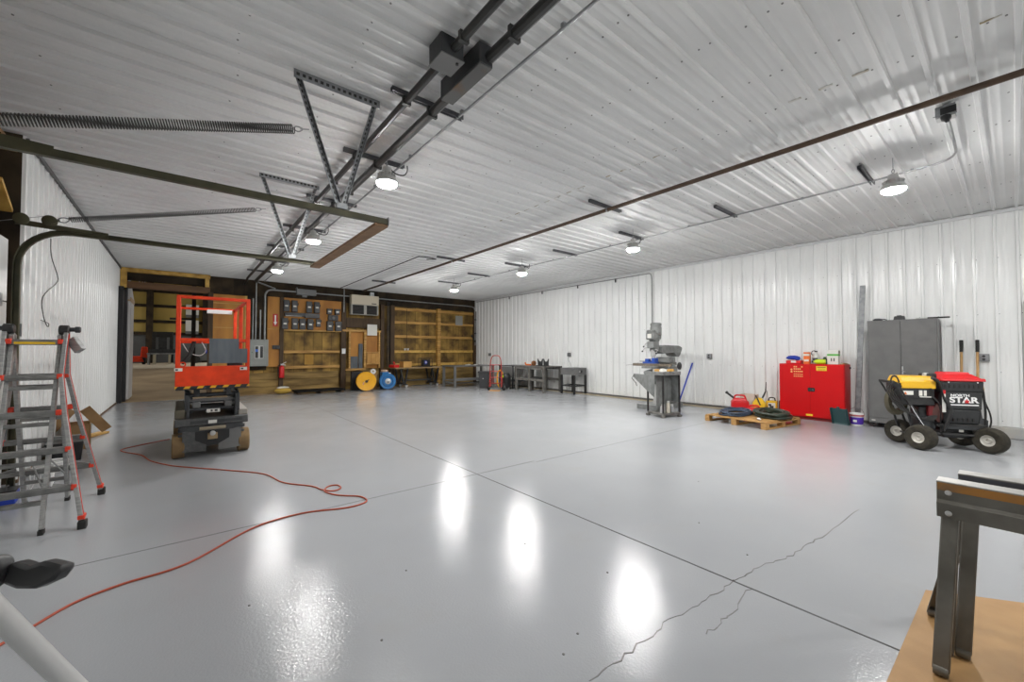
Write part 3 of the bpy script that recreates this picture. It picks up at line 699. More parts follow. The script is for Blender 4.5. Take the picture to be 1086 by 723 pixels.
MB().b2((-.22,-.845,.43),(.30,-.84,.47)).build('decal_strip', dark_grey, t)
MB().b2((-.045,-.852,.425),(.04,-.846,.465)).build('chassis_decal', paper, t)
# folded scissor stack
for lev, z in enumerate((.56,.645,.73,.815)):
    for s in (-1,1):
        a = .70; tilt = .022 if lev % 2 else -.022
        MB().bar((s*(.255 if lev % 2 else .215),-a,z-tilt),(s*(.255 if lev % 2 else .215),a,z+tilt),.036,.065).build('scissor_arm', dark_grey, t, .006)
for z in (.60,.70,.785): MB().cyl((-.27,-.71,z),(.27,-.71,z),.026 if z != .70 else .018,12).build('cross_tube', dark_grey, t)
for s in (-1,1):
    MB().b2((s*.12,-.75,.62),(s*.20,-.68,.70)).build('pivot_bracket', mid_grey, t, .008)
    MB().b2((s*.13,-.75,.77),(s*.19,-.68,.86)).build('pivot_bracket', dark_grey, t, .008)
    MB().b2((s*.225,-.80,.50),(s*.275,-.70,.80)).build('slide_guide', dark_grey, t, .006)
MB().b2((-.26,-.735,.705),(.28,-.715,.735)).build('end_bar', mid_grey, t, .004)
MB().cyl((-.13,-.6,.62),(.13,-.6,.62),.04,12).build('cylinder_tube', black_metal, t)
MB().b2((-.06,-.757,.555),(.075,-.75,.60)).build('stack_decal', paper, t)
MB().b2((-.02,-.758,.565),(.0,-.757,.59)).b2((.02,-.758,.565),(.05,-.757,.59)).build('stack_decal_print', dark_grey, t)
# platform
MB().b2((-.36,-.86,.865),(.36,.92,.915)).build('deck', dark_grey, t, .006)
MB().b2((-.365,-.885,.915),(.365,-.862,1.165)).build('entry_board', orange_red, t, .004)
for s in (-1,1): MB().b2((s*.365,-.862,.915),(s*.345,.92,1.07)).build('toe_board', orange_red, t, .004)
MB().b2((-.365,.90,.915),(.365,.92,1.07)).build('toe_board', orange_red, t, .004)
mb = MB().b2((-.368,-.889,.885),(.368,-.886,.915)); m2 = MB()
for k in range(6):
    x = -.36+k*.125; m2.prism([(x,.885),(x+.07,.885),(x+.09,.915),(x+.02,.915)], (0,-.889,0), (1,0,0), (0,0,1), .002)
mb.join(m2).build('hazard_strip', yellow, t, mat2=black_pl)
for s in (-1,1):
    MB().b2((s*.32-.055,-.8885,1.105),(s*.32+.04-.02,-.8855,1.145)).build('board_decal', paper, t)
    MB().b2((s*.32-.045,-.890,1.115),(s*.32-.02,-.8885,1.135)).build('board_decal_print', dark_grey, t)
def rail(a, b, name, r=.021): return MB().bar(a, b, r*2, r*2).build(name, orange_red, t, .006)
for x, y in ((-.345,-.86),(.345,-.86),(-.345,.88),(.345,.88),(-.345,.02),(.345,.02)): rail((x,y,.915),(x,y,2.04),'guard_post',.022)
for z, nm in ((2.04,'top_rail'),(1.50,'mid_rail')):
    for s in (-1,1): rail((s*.345,-.86,z),(s*.345,.88,z),nm,.018)
    rail((-.365,-.86,z),(.365,-.86,z),nm,.02); rail((-.365,.88,z),(.365,.88,z),nm,.018)
MB().b2((-.02,.83,1.97),(.30,.855,2.035)).build('document_tube', white_pl, t, .006)
MB().prism([(-.05,1.20),(.34,1.20),(.34,1.39),(.25,1.39),(.25,1.52),(-.05,1.52)], (0,-.885,0), (1,0,0), (0,0,1), .006).build('gate_panel', panel_slate, t)
MB().tube(smooth([(-.18,-.82,1.53),(-.21,-.83,1.42),(-.24,-.84,1.30),(-.31,-.84,1.20)],5),.022,8).build('control_cable', black_rub, t)
MB().tube(smooth([(-.30,-.80,1.45),(-.24,-.76,1.34),(-.14,-.76,1.30),(-.08,-.78,1.36),(-.12,-.80,1.47)],6),.005,6).build('air_line', white_pl, t)
MB().lathe([(.02,-.012),(.034,-.012),(.034,.012),(.02,.012)], (-.30,-.86,1.19), (0,1,0), 16, True).build('tie_ring', orange_red, t)
MB().b2((.14,-.80,1.08),(.30,-.70,1.2)).build('control_box', black_pl, t, .01); MB().cyl((.20,-.75,1.2),(.20,-.75,1.27),.012).build('joystick', black_pl, t)

# ------------------------------------------------------------------ orange cord
cp = [(-.78,2.75),(-.63,2.97),(-.56,3.05),(-.43,3.21),(-.25,3.29),(.05,3.35),(.45,3.7),(.8,3.77),(1.13,3.66),(1.31,3.70),(1.31,3.86),(1.20,3.98),(1.13,4.08),(1.09,4.23),(1.16,4.35),(1.24,4.33),(1.24,4.22),(1.16,4.18),(1.08,4.29),(1.03,4.46),(.83,4.77),(.72,5.23),(.41,5.67),(.08,6.08),(-.09,6.32),(-.28,6.73),(-.39,7.17),(-.63,7.69),(-.43,7.96),(-.13,8.19)]
tag(MB().tube(smooth([(x,y,.0065) for x, y in cp],7), .0065, 6).build('extension_lead', cord_m), 'orange extension cord winding across the floor past the lift', 'cord')

# ------------------------------------------------------------------ tripod at the lower left corner
t = T('tripod_stand', 'silver tripod stand with a black clamp lever at the lower left corner', 'tripod', (-.62,1.42,0))
def wp(x,y,z): return (x+.62,y-1.42,z)
hub = Vector((0,0,.95))
foot = Vector(wp(-.05,1.778,0)); top = Vector(wp(-.374,1.568,.79))
MB().tube([foot+Vector((0,0,.02)), top], .024, 14).build('leg', M('silver_tube', (.60,.60,.59), .32, .35), t)
MB().lathe([(.03,0),(.034,.02),(.024,.05),(0,.05)], tuple(foot), (0,0,1), 12).build('foot', black_rub, t)
for dx, dy in ((-.42,.34),(-.05,-.55)):
    MB().tube([(dx,dy,.02),(dx*.12,dy*.12,.86)], .024, 14).build('leg', MATS['silver_tube'], t); MB().lathe([(.03,0),(.034,.02),(.024,.05),(0,.05)], (dx,dy,0), (0,0,1), 12).build('foot', black_rub, t)
MB().tube([(0,0,.55),(0,0,1.2)], .018, 12).build('centre_column', MATS['silver_tube'], t)
MB().lathe([(.06,0),(.07,.02),(.07,.07),(.05,.09),(0,.09)], (0,0,.82), (0,0,1), 18).build('crown', black_pl, t)
MB().tube([(0,0,.88), tuple(top)], .022, 10).build('crown_arm', black_pl, t)
dl = Vector((.777,-.629,0))
q = top+Vector((.035,-.03,.0))
MB().prism(rrect(.10,.075,.03), tuple(q-dl*.005+Vector((0,0,.045))), tuple(dl), (.25,.31,.92), .045).build('clamp_body', black_pl, t, .006)
MB().tube([tuple(q-dl*.012+Vector((-.018,-.022,.043))+dl*.044*math.cos(a*PI/10)+Vector((.1,.1,1)).normalized()*.028*math.sin(a*PI/10)) for a in range(20)], .008, 8, True).build('clamp_ring', chrome, t)
lv = [(0,-.030),(.05,-.042),(.11,-.042),(.165,-.022),(.185,.004),(.175,.014),(.115,.024),(.07,.012),(.02,.022),(0,.016)]
MB().prism([(x*.70+.042,y*.9) for x,y in lv], tuple(q+Vector((.015,.02,.043))), tuple(dl), (.15,.19,.97), .04).build('clamp_lever', M('lever_black', (.025,.025,.026), .35), t, .008)

# ------------------------------------------------------------------ sawhorses on a hardboard sheet at lower right
tag(MB().prism([(3.30,.345),(2.06,.36),(2.0,-1.2),(3.9,-1.25),(3.72,-.26)], (0,0,.0005), (1,0,0), (0,1,0), .005).build('hardboard_sheet', tan_board), 'tan hardboard sheet lying on the floor under the sawhorses', 'board')
def sawhorse(x, y0, y1, lab, sp, topmat, sy=.035):
    t = T('sawhorse', lab, 'sawhorse', (x,0,0), group='steel sawhorses')
    # folded-steel beam: upper web, ledge and lower flange
    prof = [(-.045,.80),(.045,.80),(.045,.725),(.060,.715),(.060,.655),(.050,.655),(.050,.712),(.036,.722),(.036,.79),(-.036,.79),(-.036,.722),(-.050,.712),(-.050,.655),(-.060,.655),(-.060,.715),(-.045,.725)]
    MB().prism(prof, (0,y1,0), (1,0,0), (0,0,1), y1-y0).build('beam', saw_steel, t, .002)
    MB().b2((-.047,y0+.005,.765),(-.0455,y1-.003,.797)).build('painted_strip', topmat, t)
    MB().b2((-.044,y0,.80),(.044,y1,.803)).build('worn_top', M('worn_bright_steel',(.45,.44,.42),.35,.7), t)
    for z in (.758,.675):
        MB().lathe([(.011,0),(.010,.005),(.005,.008),(0,.008)], (-.060 if z < .72 else -.047,y1-.035,z), (-1,0,0), 12).build('rivet', steel_lt, t)
    for yy, sg in ((y1-.04,1),(y0+.04,-1)):
        for s in (-1,1):
            p0 = Vector((s*.035,yy-.0*sg,.70)); p1 = Vector((s*(.045+(sp if s > 0 else .065)),yy+(sy if s > 0 else .035)*sg,.03))
            d = (p1-p0).normalized(); mb = MB(); w = .046
            u = Vector((0,1,0)); a = d.cross(u).normalized()
            # channel leg with folded edges and a rounded foot
            mb.bar(p0+a*.012*0, p1, .007, w, (0,1,0)); 
            mb.bar(p0+u*w/2+Vector((-s*.014,0,0)), p1+u*w/2+Vector((-s*.014,0,0)), .030, .006, (0,1,0)); mb.bar(p0-u*w/2+Vector((-s*.014,0,0)), p1-u*w/2+Vector((-s*.014,0,0)), .030, .006, (0,1,0))
            mb.tube([p1-Vector((s*.010,0,.0))+Vector((0,-w/2,0)),p1-Vector((s*.010,0,.0))+Vector((0,w/2,0))], .022, 12)
            mb.build('leg', saw_steel, t, .002)
    return t
rust_top = M('rusty_orange_strip', (.36,.16,.03), .6, 0, (.10,.085,.07), 3.5, 5, .45, .6, stretch=(1,1,1))
sawhorse(2.58,-.90,.225,'nearer steel sawhorse with rusty orange strip, on the hardboard sheet at lower right',.065,rust_top)
sawhorse(2.80,-.95,.175,'farther steel sawhorse standing directly behind the first, at the right edge',.16,M('blue_grey_strip',(.07,.075,.09),.5), .15)

# ------------------------------------------------------------------ right side: red safety cabinet and what stands on and by it
t = T('safety_cabinet', 'wide red steel safety cabinet against the white right wall', 'cabinet', (9.62,2.017,0))
MB().b2((.012,0,.05),(.455,1.068,1.10)).build('body', red_cab, t, .004)
MB().b2((.03,.02,0),(.45,1.048,.05)).build('plinth', M('cabinet_plinth',(.20,.01,.01),.5), t)
MB().b2((-.008,.010,.065),(.012,.533,1.085)).build('door', red_cab, t, .003)
MB().b2((-.008,.535,.065),(.012,1.058,1.085)).build('door', red_cab, t, .003)
o = MB().prism(rrect(.115,.075,.012), (-.008,.515,.60), (0,-1,0), (0,0,1), .012).build('handle_plate', black_pl, t, .002)
MB().prism(rrect(.05,.05,.01), (-.020,.54,.60), (0,-1,0), (0,0,1), .01).build('paddle', dark_grey, o); MB().lathe([(.010,0),(.010,.008),(0,.008)], (-.02,.487,.60), (-1,0,0), 10).build('lock', chrome, o)
y_lab = M('caution_yellow', (.85,.62,.03), .5)
o = MB().b2((-.0095,.265,.975),(-.008,.43,1.065)).build('caution_label', y_lab, t)
for i,(a,b) in enumerate(((1.035,1.055),)): MB().b2((-.0105,.28,a),(-.0095,.415,b)).build('label_band', M('label_brown',(.30,.16,.02),.6), o)
for z in (1.015,1.0,.985): MB().b2((-.0102,.285,z),(-.0095,.41,z+.005)).build('label_line', MATS['label_brown'], o)
fl_lab = M('flammable_print', (.80,.42,.16), .5)
for r, z in enumerate((1.03,.985,.935,.885,.845)):
    for k in range(5):
        if random.random() < .9: MB().b2((-.0092,.655+.032*k,z),(-.008,.655+.032*k+.024,z+(.026 if r < 3 else .015))).build('warning_print', fl_lab, t)
for z in (.985,.94): MB().lathe([(.018,0),(.018,.001),(0,.001)], (-.008,.845,z), (-1,0,0), 12).build('warning_symbol', fl_lab, t)
MB().b2((-.0095,.50,.085),(-.008,.61,.12)).build('base_label', y_lab, t)
MB().lathe([(.022,0),(.022,.012),(.012,.02),(0,.02)], (.4,0,1.03), (0,-1,0), 12).build('vent_cap', black_pl, t)
CT = 1.10
t = T('red_toolbox', 'low red box holding a blue cloth, on the left end of the red cabinet', 'box', (9.80,2.86,CT))
MB().b2((-.09,-.13,0),(.09,.13,.065)).build('body', red_pl, t, .008); MB().b2((-.093,-.05,.02),(-.09,.04,.06)).build('label_patch', paper, t)
o = tag(MB().blob((9.79,2.88,CT+.075+.045),(.085,.12,.042),18,.14).blob((9.77,2.80,CT+.065+.032),(.06,.055,.03),12,.15).build('blue_cloth', glove_blue), 'crumpled blue cloth lying on the low red box', 'cloth')
t = T('orange_carton', 'upright orange and white carton on the red cabinet', 'box', (9.79,2.64,CT))
MB().b2((-.045,-.05,0),(.045,.05,.235)).build('carton_body', orange, t, .003); MB().b2((-.047,-.05,.16),(-.045,.05,.20)).b2((-.047,-.04,.05),(-.045,.04,.09)).build('white_bands', paper, t)
t = T('jug', 'white jug with a dark handle between the orange carton and the lime bottle', 'jug', (9.86,2.51,CT))
MB().lathe([(.06,0),(.066,.01),(.066,.14),(.05,.19),(.022,.22),(.022,.24),(0,.24)], (0,0,0), (0,0,1), 18).build('jug_body', M('pale_jug',(.62,.62,.58),.4), t)
MB().lathe([(.026,0),(.026,.025),(0,.025)], (0,0,.236), (0,0,1), 14).build('cap', black_pl, t)
MB().tube(smooth([(0,.045,.17),(0,.075,.2),(0,.06,.25),(0,.015,.265)],5), .008, 7).build('handle', black_pl, t); MB().b2((-.069,-.045,.04),(-.064,.045,.12)).build('label_patch', dark_grey, t)
t = T('lime_bottle', 'squat lime yellow bottle lying on the red cabinet', 'bottle', (9.72,2.42,CT+.048), rad(95))
MB().lathe([(0,-.10),(.04,-.098),(.048,-.085),(.048,.04),(.03,.075),(.018,.08),(.018,.105),(0,.105)], (0,0,0), (1,0,0), 18).build('bottle_body', lime, t); MB().lathe([(.022,.095),(.022,.125),(0,.125)], (0,0,0), (1,0,0), 12).build('cap', black_pl, t)
tag(MB().lathe([(.03,0),(.034,.01),(.034,.10),(.02,.125),(.02,.14),(0,.14)], (9.83,2.36,CT), (0,0,1), 14).build('green_can', M('dark_green_can',(.04,.10,.04),.4)), 'small dark green can beside the white and green carton', 'can')
t = T('white_carton', 'white carton with a green band on the red cabinet', 'box', (9.80,2.215,CT))
MB().b2((-.06,-.085,0),(.075,.085,.27)).build('carton_body', paper, t, .003); MB().b2((-.0625,-.0865,.165),(.0765,.0865,.20)).build('green_band', green, t)
MB().b2((-.0615,-.03,.06),(-.06,-.012,.12)).b2((-.0615,.01,.06),(-.06,.028,.12)).build('dark_print', dark_grey, t)
MB().b2((-.02,-.0865,.21),(.07,-.085,.262)).build('brown_panel', M('brown_print',(.22,.17,.12),.6), t)
t = T('tan_cloth', 'flat tan folded cardboard on the right end of the red cabinet', 'cardboard', (9.84,2.06,CT), rad(90))
MB().box((0,0,.008),(.07,.30,.015)).build('sheet', tan_board, t, .002); MB().bar((0,-.10,.02),(.01,.10,.03),.05,.008).build('flap', cardboard, t)

t = T('dustpan', 'dark teal dustpan standing on its edge by the red cabinet', 'dustpan', (9.48,2.06,0), rad(-20))
mb = MB().bar((0.02,0,.0),(-.05,0,.30),.28,.006,(1,0,0)).bar((.02,.13,.0),(-.05,.13,.30),.006,.07,(1,0,0)).bar((.02,-.13,.0),(-.05,-.13,.30),.006,.07,(1,0,0)).bar((.045,0,.005),(.01,0,.02),.26,.05)
mb.build('pan', teal, t, .003); MB().bar((-.05,0,.29),(-.058,0,.33),.05,.02,(1,0,0)).build('handle', teal, t, .005)
t = T('bucket', 'small white bucket with purple label and red rim on the floor', 'bucket', (9.60,1.845,0))
MB().lathe([(.085,0),(.10,.2),(.104,.205),(.104,.225),(.098,.225),(.095,.21),(.080,.01),(0,.01)], seg=28).build('bucket_body', white_pl, t)
MB().lathe([(.0885,.03),(.0985,.155),(.1,.155),(.09,.03)], seg=28, loop=True).build('label', purple, t); MB().lathe([(.1005,.175),(.1055,.2),(.107,.2),(.102,.175)], seg=28, loop=True).build('red_rim', M('pale_red_rim',(.55,.12,.12),.5), t)
MB().b2((-.0985,-.02,.07),(-.097,.035,.11)).build('label_print', white_pl, t)
MB().tube([(0,.105*math.cos(a*PI/12),.20+.13*math.sin(a*PI/12)) for a in range(13)], .004, 6).build('bail', chrome, t)
o = MB().bar((9.93,1.90,.01),(10.035,1.80,2.6),.08,.035,(1,0,0)).build('steel_stud', galv, bevel=.003); tag(o, 'tall galvanized steel stud leaning on the wall left of the grey cabinet', 'stud')

# grey locker
t = T('storage_cabinet', 'tall grey two-door steel storage cabinet on casters', 'cabinet', (9.60,.797,0))
MB().b2((0.015,0,.09),(.45,.878,1.90)).build('body', mid_grey, t, .004)
for a, b in ((.012,.434),(.444,.866)): MB().b2((-.004,a,.19),(.018,b,1.87)).build('door', mid_grey, t, .003)
MB().b2((.0,0,.09),(.02,.878,.18)).build('kick_rail', mid_grey, t, .003)
MB().b2((-.012,.41,.96),(-.004,.433,1.10)).build('handle', chrome, t, .003); MB().bar((-.02,.425,1.02),(-.028,.38,1.0),.014,.02).build('latch', chrome, t)
MB().b2((-.0015,.79,.125),(-.0,.84,.14)).build('maker_plate', paper, t)
for x in (.06,.40):
    for y in (.06,.82):
        o = MB().b2((x-.025,y-.025,.075),(x+.025,y+.025,.092)).build('caster', black_metal, t); MB().lathe([(.0,-.014),(.035,-.014),(.037,0),(.035,.014),(0,.014)], (x,y,.0375), (0,1,0), 14).build('caster_wheel', black_rub, o)
KT = 1.90
t = T('glove', 'dark glove lying on the left end of the grey cabinet', 'glove', (9.74,1.55,KT)); MB().blob((0,0,.022),(.05,.07,.022),14,.08).build('palm', cloth_grey, t)
for k in range(4): MB().tube(smooth([(-.03+.02*k,-.05,.02),(-.035+.022*k,-.09,.022),(-.035+.024*k,-.12,.012)],4), .009, 7).build('finger', cloth_grey, t)
MB().tube([(.045,-.01,.02),(.075,-.05,.012)], .01, 7).build('thumb', cloth_grey, t)
t = T('charger', 'black battery charger on top of the grey cabinet', 'charger', (9.80,1.27,KT)); MB().box((0,0,.035),(.12,.15,.07),taper=.85).build('charger_body', black_pl, t, .01); MB().box((-.02,0,.075),(.05,.06,.015)).build('slot', dark_grey, t, .004)
t = T('pry_bar', 'black tool handle overhanging the right end of the grey cabinet', 'tool', (9.75,.86,KT+.014)); MB().bar((0,-.20,.0),(0,.06,0),.026,.026).build('grip', black_rub, t, .006); MB().cyl((0,.06,0),(0,.2,0),.007,8).build('shank', steel_lt, t)

# shovels leaning on the wall
def shovel(y, lab, dx):
    t = T('long_handled_shovel', lab, 'shovel', (9.78+dx,y,0), group='long-handled shovels')
    MB().tube([(.01,0,.42),(.22-dx,0,1.34)], .017, 10).build('shaft', handle_wood, t)
    MB().tube([(.22-dx,0,1.34),(.262-dx,0,1.535)], [.021,.023], 10).build('grip', black_rub, t)
    MB().prism([(-.09,.0),(-.06,-.02),(.06,-.02),(.09,0),(.10,.25),(.04,.28),(.025,.42),(-.025,.42),(-.04,.28),(-.10,.25)], (.005,0,.022), (0,1,0), (.2,0,1), .006).build('blade', dark_grey, t)
    return t
shovel(.56,'left of two wooden-handled shovels with black grips behind the pressure washer',0)
shovel(.385,'right of two wooden-handled shovels with black grips, nearer the wall outlet',.01)

# wall outlets
def outlet(y, z, lab, cord=False):
    t = T('wall_outlet', lab, 'outlet', (XR-.022,y,z), group='outlets on the right wall')
    MB().b2((-.05,-.06,-.06),(0,.06,.06)).build('box', mid_grey, t, .008)
    MB().b2((-.057,-.055,-.055),(-.05,.055,.055)).build('cover', galv, t, .003)
    for dz in (.024,-.024): MB().lathe([(.019,0),(.019,.003),(0,.003)], (-.057,0,dz), (-1,0,0), 12).build('socket', black_pl, t)
    return t
outlet(.32,1.25,'grey wall outlet right of the shovels, nearest to the camera')
outlet(4.72,1.23,'grey wall outlet between the red cabinet and the milling machine')
oc = outlet(9.39,1.24,'grey wall outlet with a hanging cord above the small black-legged bench')
outlet(13.9,1.21,'grey wall outlet near the back corner above the trash can')
MB().tube(smooth([(-.063,0,-.04),(-.078,-.03,-.19),(-.048,-.07,-.29),(-.038,-.09,-.40)],5), .006, 6).build('hanging_cord', conduit_grey, oc)

# conduit along the top of the right wall and down to the mill
zc2 = H-.11
o = tag(MB().tube([(XR-.045,14.9,zc2)]+smooth([(XR-.045,6.55,zc2),(XR-.045,6.36,zc2),(XR-.045,6.30,zc2-.06),(XR-.045,6.28,zc2-.2)],4)+[(XR-.045,6.28,1.3)], .014, 8).build('wall_conduit', conduit_grey), 'grey conduit along the top of the right wall dropping behind the milling machine', 'conduit')
for y in (7.5,9.0,10.7,12.6): MB().b2((XR-.05,y-.015,zc2-.10),(XR-.02,y+.015,zc2+.02)).build('strap', black_metal, o)

# ------------------------------------------------------------------ pressure washer on four wheels
t = T('pressure_washer', 'black and yellow four-wheeled pressure washer with red-lidded water tank', 'pressure washer', (8.35,.67,0), rad(-56))
for x in (-.37,.37):
    for y in (-.245,.245):
        o = MB().lathe([(.072,-.062),(.11,-.078),(.145,-.076),(.163,-.055),(.170,-.02),(.170,.02),(.163,.055),(.145,.076),(.11,.078),(.072,.062)], (x,y,.17), (0,1,0), 28, True).build('wheel', turf_tyre, t)
        MB().lathe([(0,-.03),(.022,-.03),(.028,-.05),(.034,-.035),(.058,-.035),(.070,-.060),(.074,-.064),(.074,.064),(.070,.060),(.058,.035),(.034,.035),(.028,.05),(.022,.03),(0,.03)], (x,y,.17), (0,1,0), 20).build('rim', M('rim_cream',(.55,.53,.48),.5), o)
        for w_ in [o]+list(o.children): w_.data.transform(Matrix.Translation((x,y,0)) @ Matrix.Rotation(rad(-58),4,'Z') @ Matrix.Translation((-x,-y,0)))
    MB().cyl((x,-.2,.17),(x,.2,.17),.016,10).build('axle', black_metal, t)
for y in (-.20,.20):
    MB().tube(smooth([(-.52,y,.55),(-.46,y,.30),(-.36,y,.24),(.1,y,.22),(.55,y,.22),(.62,y,.28),(.62,y,.42)],5), .018, 10).build('frame_rail', black_metal, t)
    MB().tube(smooth([(-.20,y*1.32,.99),(-.09,y*1.32,.93),(.02,y*1.32,.76),(.10,y*1.32,.64),(.14,y*1.32,.56),(.12,y*1.32,.46),(.04,y*1.2,.26)],5), .022, 10).build('roll_bar', black_metal, t)
    MB().tube(smooth([(-.20,y*1.14,.84),(-.16,y*1.14,.72),(-.06,y*1.14,.62),(-.02,y*1.14,.52),(-.02,y*1.14,.30),(.02,y*1.14,.22)],5), .015, 8).build('side_tube', black_metal, t)
    MB().tube(smooth([(.58,y,.22),(.62,y,.5),(.60,y,.72),(.58,y,.84)],5), .018, 8).build('end_tube', black_metal, t)
    MB().tube(smooth([(-.30,y*1.1,.26),(-.40,y*1.1,.5),(-.58,y*1.05,.72),(-.74,y,.92)],5), .016, 8).build('handle_tube', black_metal, t)
MB().tube([(-.74,-.20,.92),(-.74,.20,.92)], .018, 10).build('handle_bar', black_rub, t)
MB().b2((-.08,-.24,.335),(.62,.24,.36)).build('tank_shelf', black_metal, t, .004)
MB().b2((.02,-.235,.29),(.62,-.20,.335)).build('shelf_rail', dark_grey, t, .004)
# engine half
MB().box((-.36,0,.955),(.52,.40,.10),taper=(.86,.8)).build('engine_cover', engine_yellow, t, .015)
MB().box((-.36,-.21,.885),(.50,.02,.10)).build('cover_side', engine_yellow, t, .008)
MB().b2((-.62,-.205,.60),(-.12,.205,.90)).build('engine_block', black_metal, t, .012)
o = MB().b2((-.62,-.222,.70),(-.14,-.21,.83)).build('control_panel', black_pl, t, .003)
MB().b2((-.595,-.2245,.745),(-.44,-.222,.80)).build('engine_label', paper, o); MB().prism([(-.58,.75),(-.53,.75),(-.555,.79)], (0,-.2245,0), (1,0,0), (0,0,1), .001).build('orange_mark', orange, o); MB().b2((-.36,-.2245,.735),(-.31,-.222,.81)).b2((-.29,-.2245,.735),(-.25,-.222,.81)).b2((-.35,-.2245,.715),(-.18,-.222,.727)).build('number_print', paper, o)
MB().lathe([(.0,-.03),(.12,-.03),(.13,-.01),(.13,.03),(.05,.05),(0,.05)], (-.02,-.15,.50), (0,-1,0), 22).build('pump_flywheel', M('pump_brown',(.08,.03,.025),.5), t)
MB().b2((-.30,-.12,.26),(.02,.14,.58)).build('burner_body', dark_grey, t, .02); MB().b2((-.20,-.18,.45),(-.10,-.10,.62)).build('red_pump_head', M('dark_red',(.16,.012,.015),.45), t, .01)
MB().box((-.05,.02,1.0),(.22,.26,.09)).build('air_filter', black_pl, t, .02); MB().lathe([(.05,0),(.05,.03),(.03,.05),(0,.05)], (-.14,-.03,1.0), (0,0,1), 16).build('fuel_cap', steel_lt, t)
MB().lathe([(.11,-.05),(.18,-.05),(.185,-.04),(.185,.04),(.18,.05),(.11,.05)], (-.58,.02,.62), (.2,-1,.1), 24, True).build('hose_reel', M('reel_olive',(.07,.06,.035),.7), t)
for i in range(4):
    MB().tube(smooth([(-.80+.03*i,-.20-.01*i,.90-.02*i),(-.86+.04*i,-.22,.78),(-.70+.05*i,-.25,.58-.02*i),(-.45+.03*i,-.25,.46-.015*i),(-.22,-.25,.40+.02*i),(-.12,-.23,.46)],6), .012, 8).build('hose', black_rub, t)
MB().tube(smooth([(-.80,-.21,.90),(-.78,-.23,.99),(-.72,-.25,1.0),(-.68,-.27,.92)],5), .013, 8).build('trigger_loop', black_rub, t)
MB().bar((-.80,-.25,.92),(-.66,-.275,.84),.045,.07).build('spray_gun', black_pl, t, .01)
MB().tube([(-.68,-.275,.86),(-.53,-.305,.60)], .015, 8).build('lance_grip', black_rub, t); MB().tube([(-.53,-.305,.60),(-.30,-.325,.24)], .007, 8).build('lance', chrome, t)
# water tank
def ring_tank(name, mat, z0, z1, l0, w0, l1, w1, bev):
    return MB().box((.315,0,(z0+z1)/2),(l0,w0,z1-z0),taper=(l1/l0,w1/w0)).build(name, mat, t, bev)
tank_m = M('tank_black', (.020,.021,.022), .45)
ring_tank('tank', tank_m, .36,.56,.46,.40,.49,.42,.02); ring_tank('tank', tank_m, .56,.80,.50,.425,.52,.44,.012); ring_tank('tank', tank_m, .80,.945,.535,.45,.55,.46,.015)
for k in range(8): MB().b2((.08+.062*k,-.236,.855),(.10+.062*k,-.222,.90)).build('tank_slot', black_rub, t)
for k in range(6): MB().b2((.13+.062*k,-.222,.40),(.15+.062*k,-.205,.44)).build('tank_slot', black_rub, t)
o = ring_tank('tank_lid', red_pl, .945,.985,.60,.50,.58,.48,.012)
MB().box((.315,0,1.005),(.56,.46,.07),taper=(.62,.58)).build('lid_dome', red_pl, o, .008); MB().box((.315,0,1.05),(.33,.25,.03),taper=.93).build('lid_cap', red_pl, o, .006)
for x in (.13,.5): MB().lathe([(.011,0),(.011,.006),(0,.008)], (x,-.235,.93), (0,-1,0), 10).build('bolt', chrome, t)
MB().b2((.12,-.2190,.615),(.52,-.2170,.632)).build('brand_underline', white_pl, t)
o = MB().b2((.045,-.229,.52),(.095,-.2245,.80)).build('side_sticker', paper, t); MB().b2((.045,-.2305,.77),(.095,-.229,.82)).build('sticker_red', red_pl, o)
MB().lathe([(.028,0),(.028,.05),(.02,.07),(.02,.09),(0,.09)], (.60,-.17,.80), (0,0,1), 12).build('inlet_fitting', M('brass',(.45,.33,.12),.3,.8), t)
MB().tube(smooth([(.60,-.17,.79),(.63,-.19,.66),(.70,-.20,.52),(.72,-.20,.40),(.66,-.2,.30),(.60,-.18,.30)],6), .014, 8).build('supply_hose', black_rub, t)
MB().b2((.10,-.14,.16),(.50,.14,.29)).build('under_tray', black_pl, t, .02); MB().b2((.27,-.205,.255),(.33,-.2,.30)).build('tag_plate', paper, t)
# body proportions: engine end close to the handle, tank short and over the front axle
KX = [(-.95,-.77),(-.6,-.54),(-.1,-.15),(.05,-.10),(.6,.36),(.8,.47)]
def fx(x):
    for (a,b),(c,d) in zip(KX, KX[1:]):
        if x <= c: return b+(d-b)*(x-a)/(c-a)
    return x-.33
for ch in list(t.children)+[g for c in t.children for g in c.children]:
    if ch.name.split('.')[0] in ('wheel','rim','axle'): continue
    for v in ch.data.vertices: v.co.x = fx(v.co.x); v.co.y *= .86
def fit(o, w, h):
    xs = [v.co.x for v in o.data.vertices]; ys = [v.co.y for v in o.data.vertices]
    o.scale = (w/(max(xs)-min(xs)), h/(max(ys)-min(ys)), 1)
fit(text('brand_lettering','NORTH',.05,white_pl,t,(.095,-.192,.752),(rad(87),0,0),.001,.0016),.20,.036)
fit(text('brand_lettering','STAR',.1,white_pl,t,(.135,-.190,.688),(rad(87),0,0),.001,.0035),.315,.082)
MB().prism([(.036*math.cos(PI/2+k*PI/5)*(1 if k%2==0 else .45),.036*math.sin(PI/2+k*PI/5)*(1 if k%2==0 else .45)) for k in range(10)], (.168,-.1915,.674), (1,0,0), (0,.05,1), .0012).build('red_star', red_pl, t)

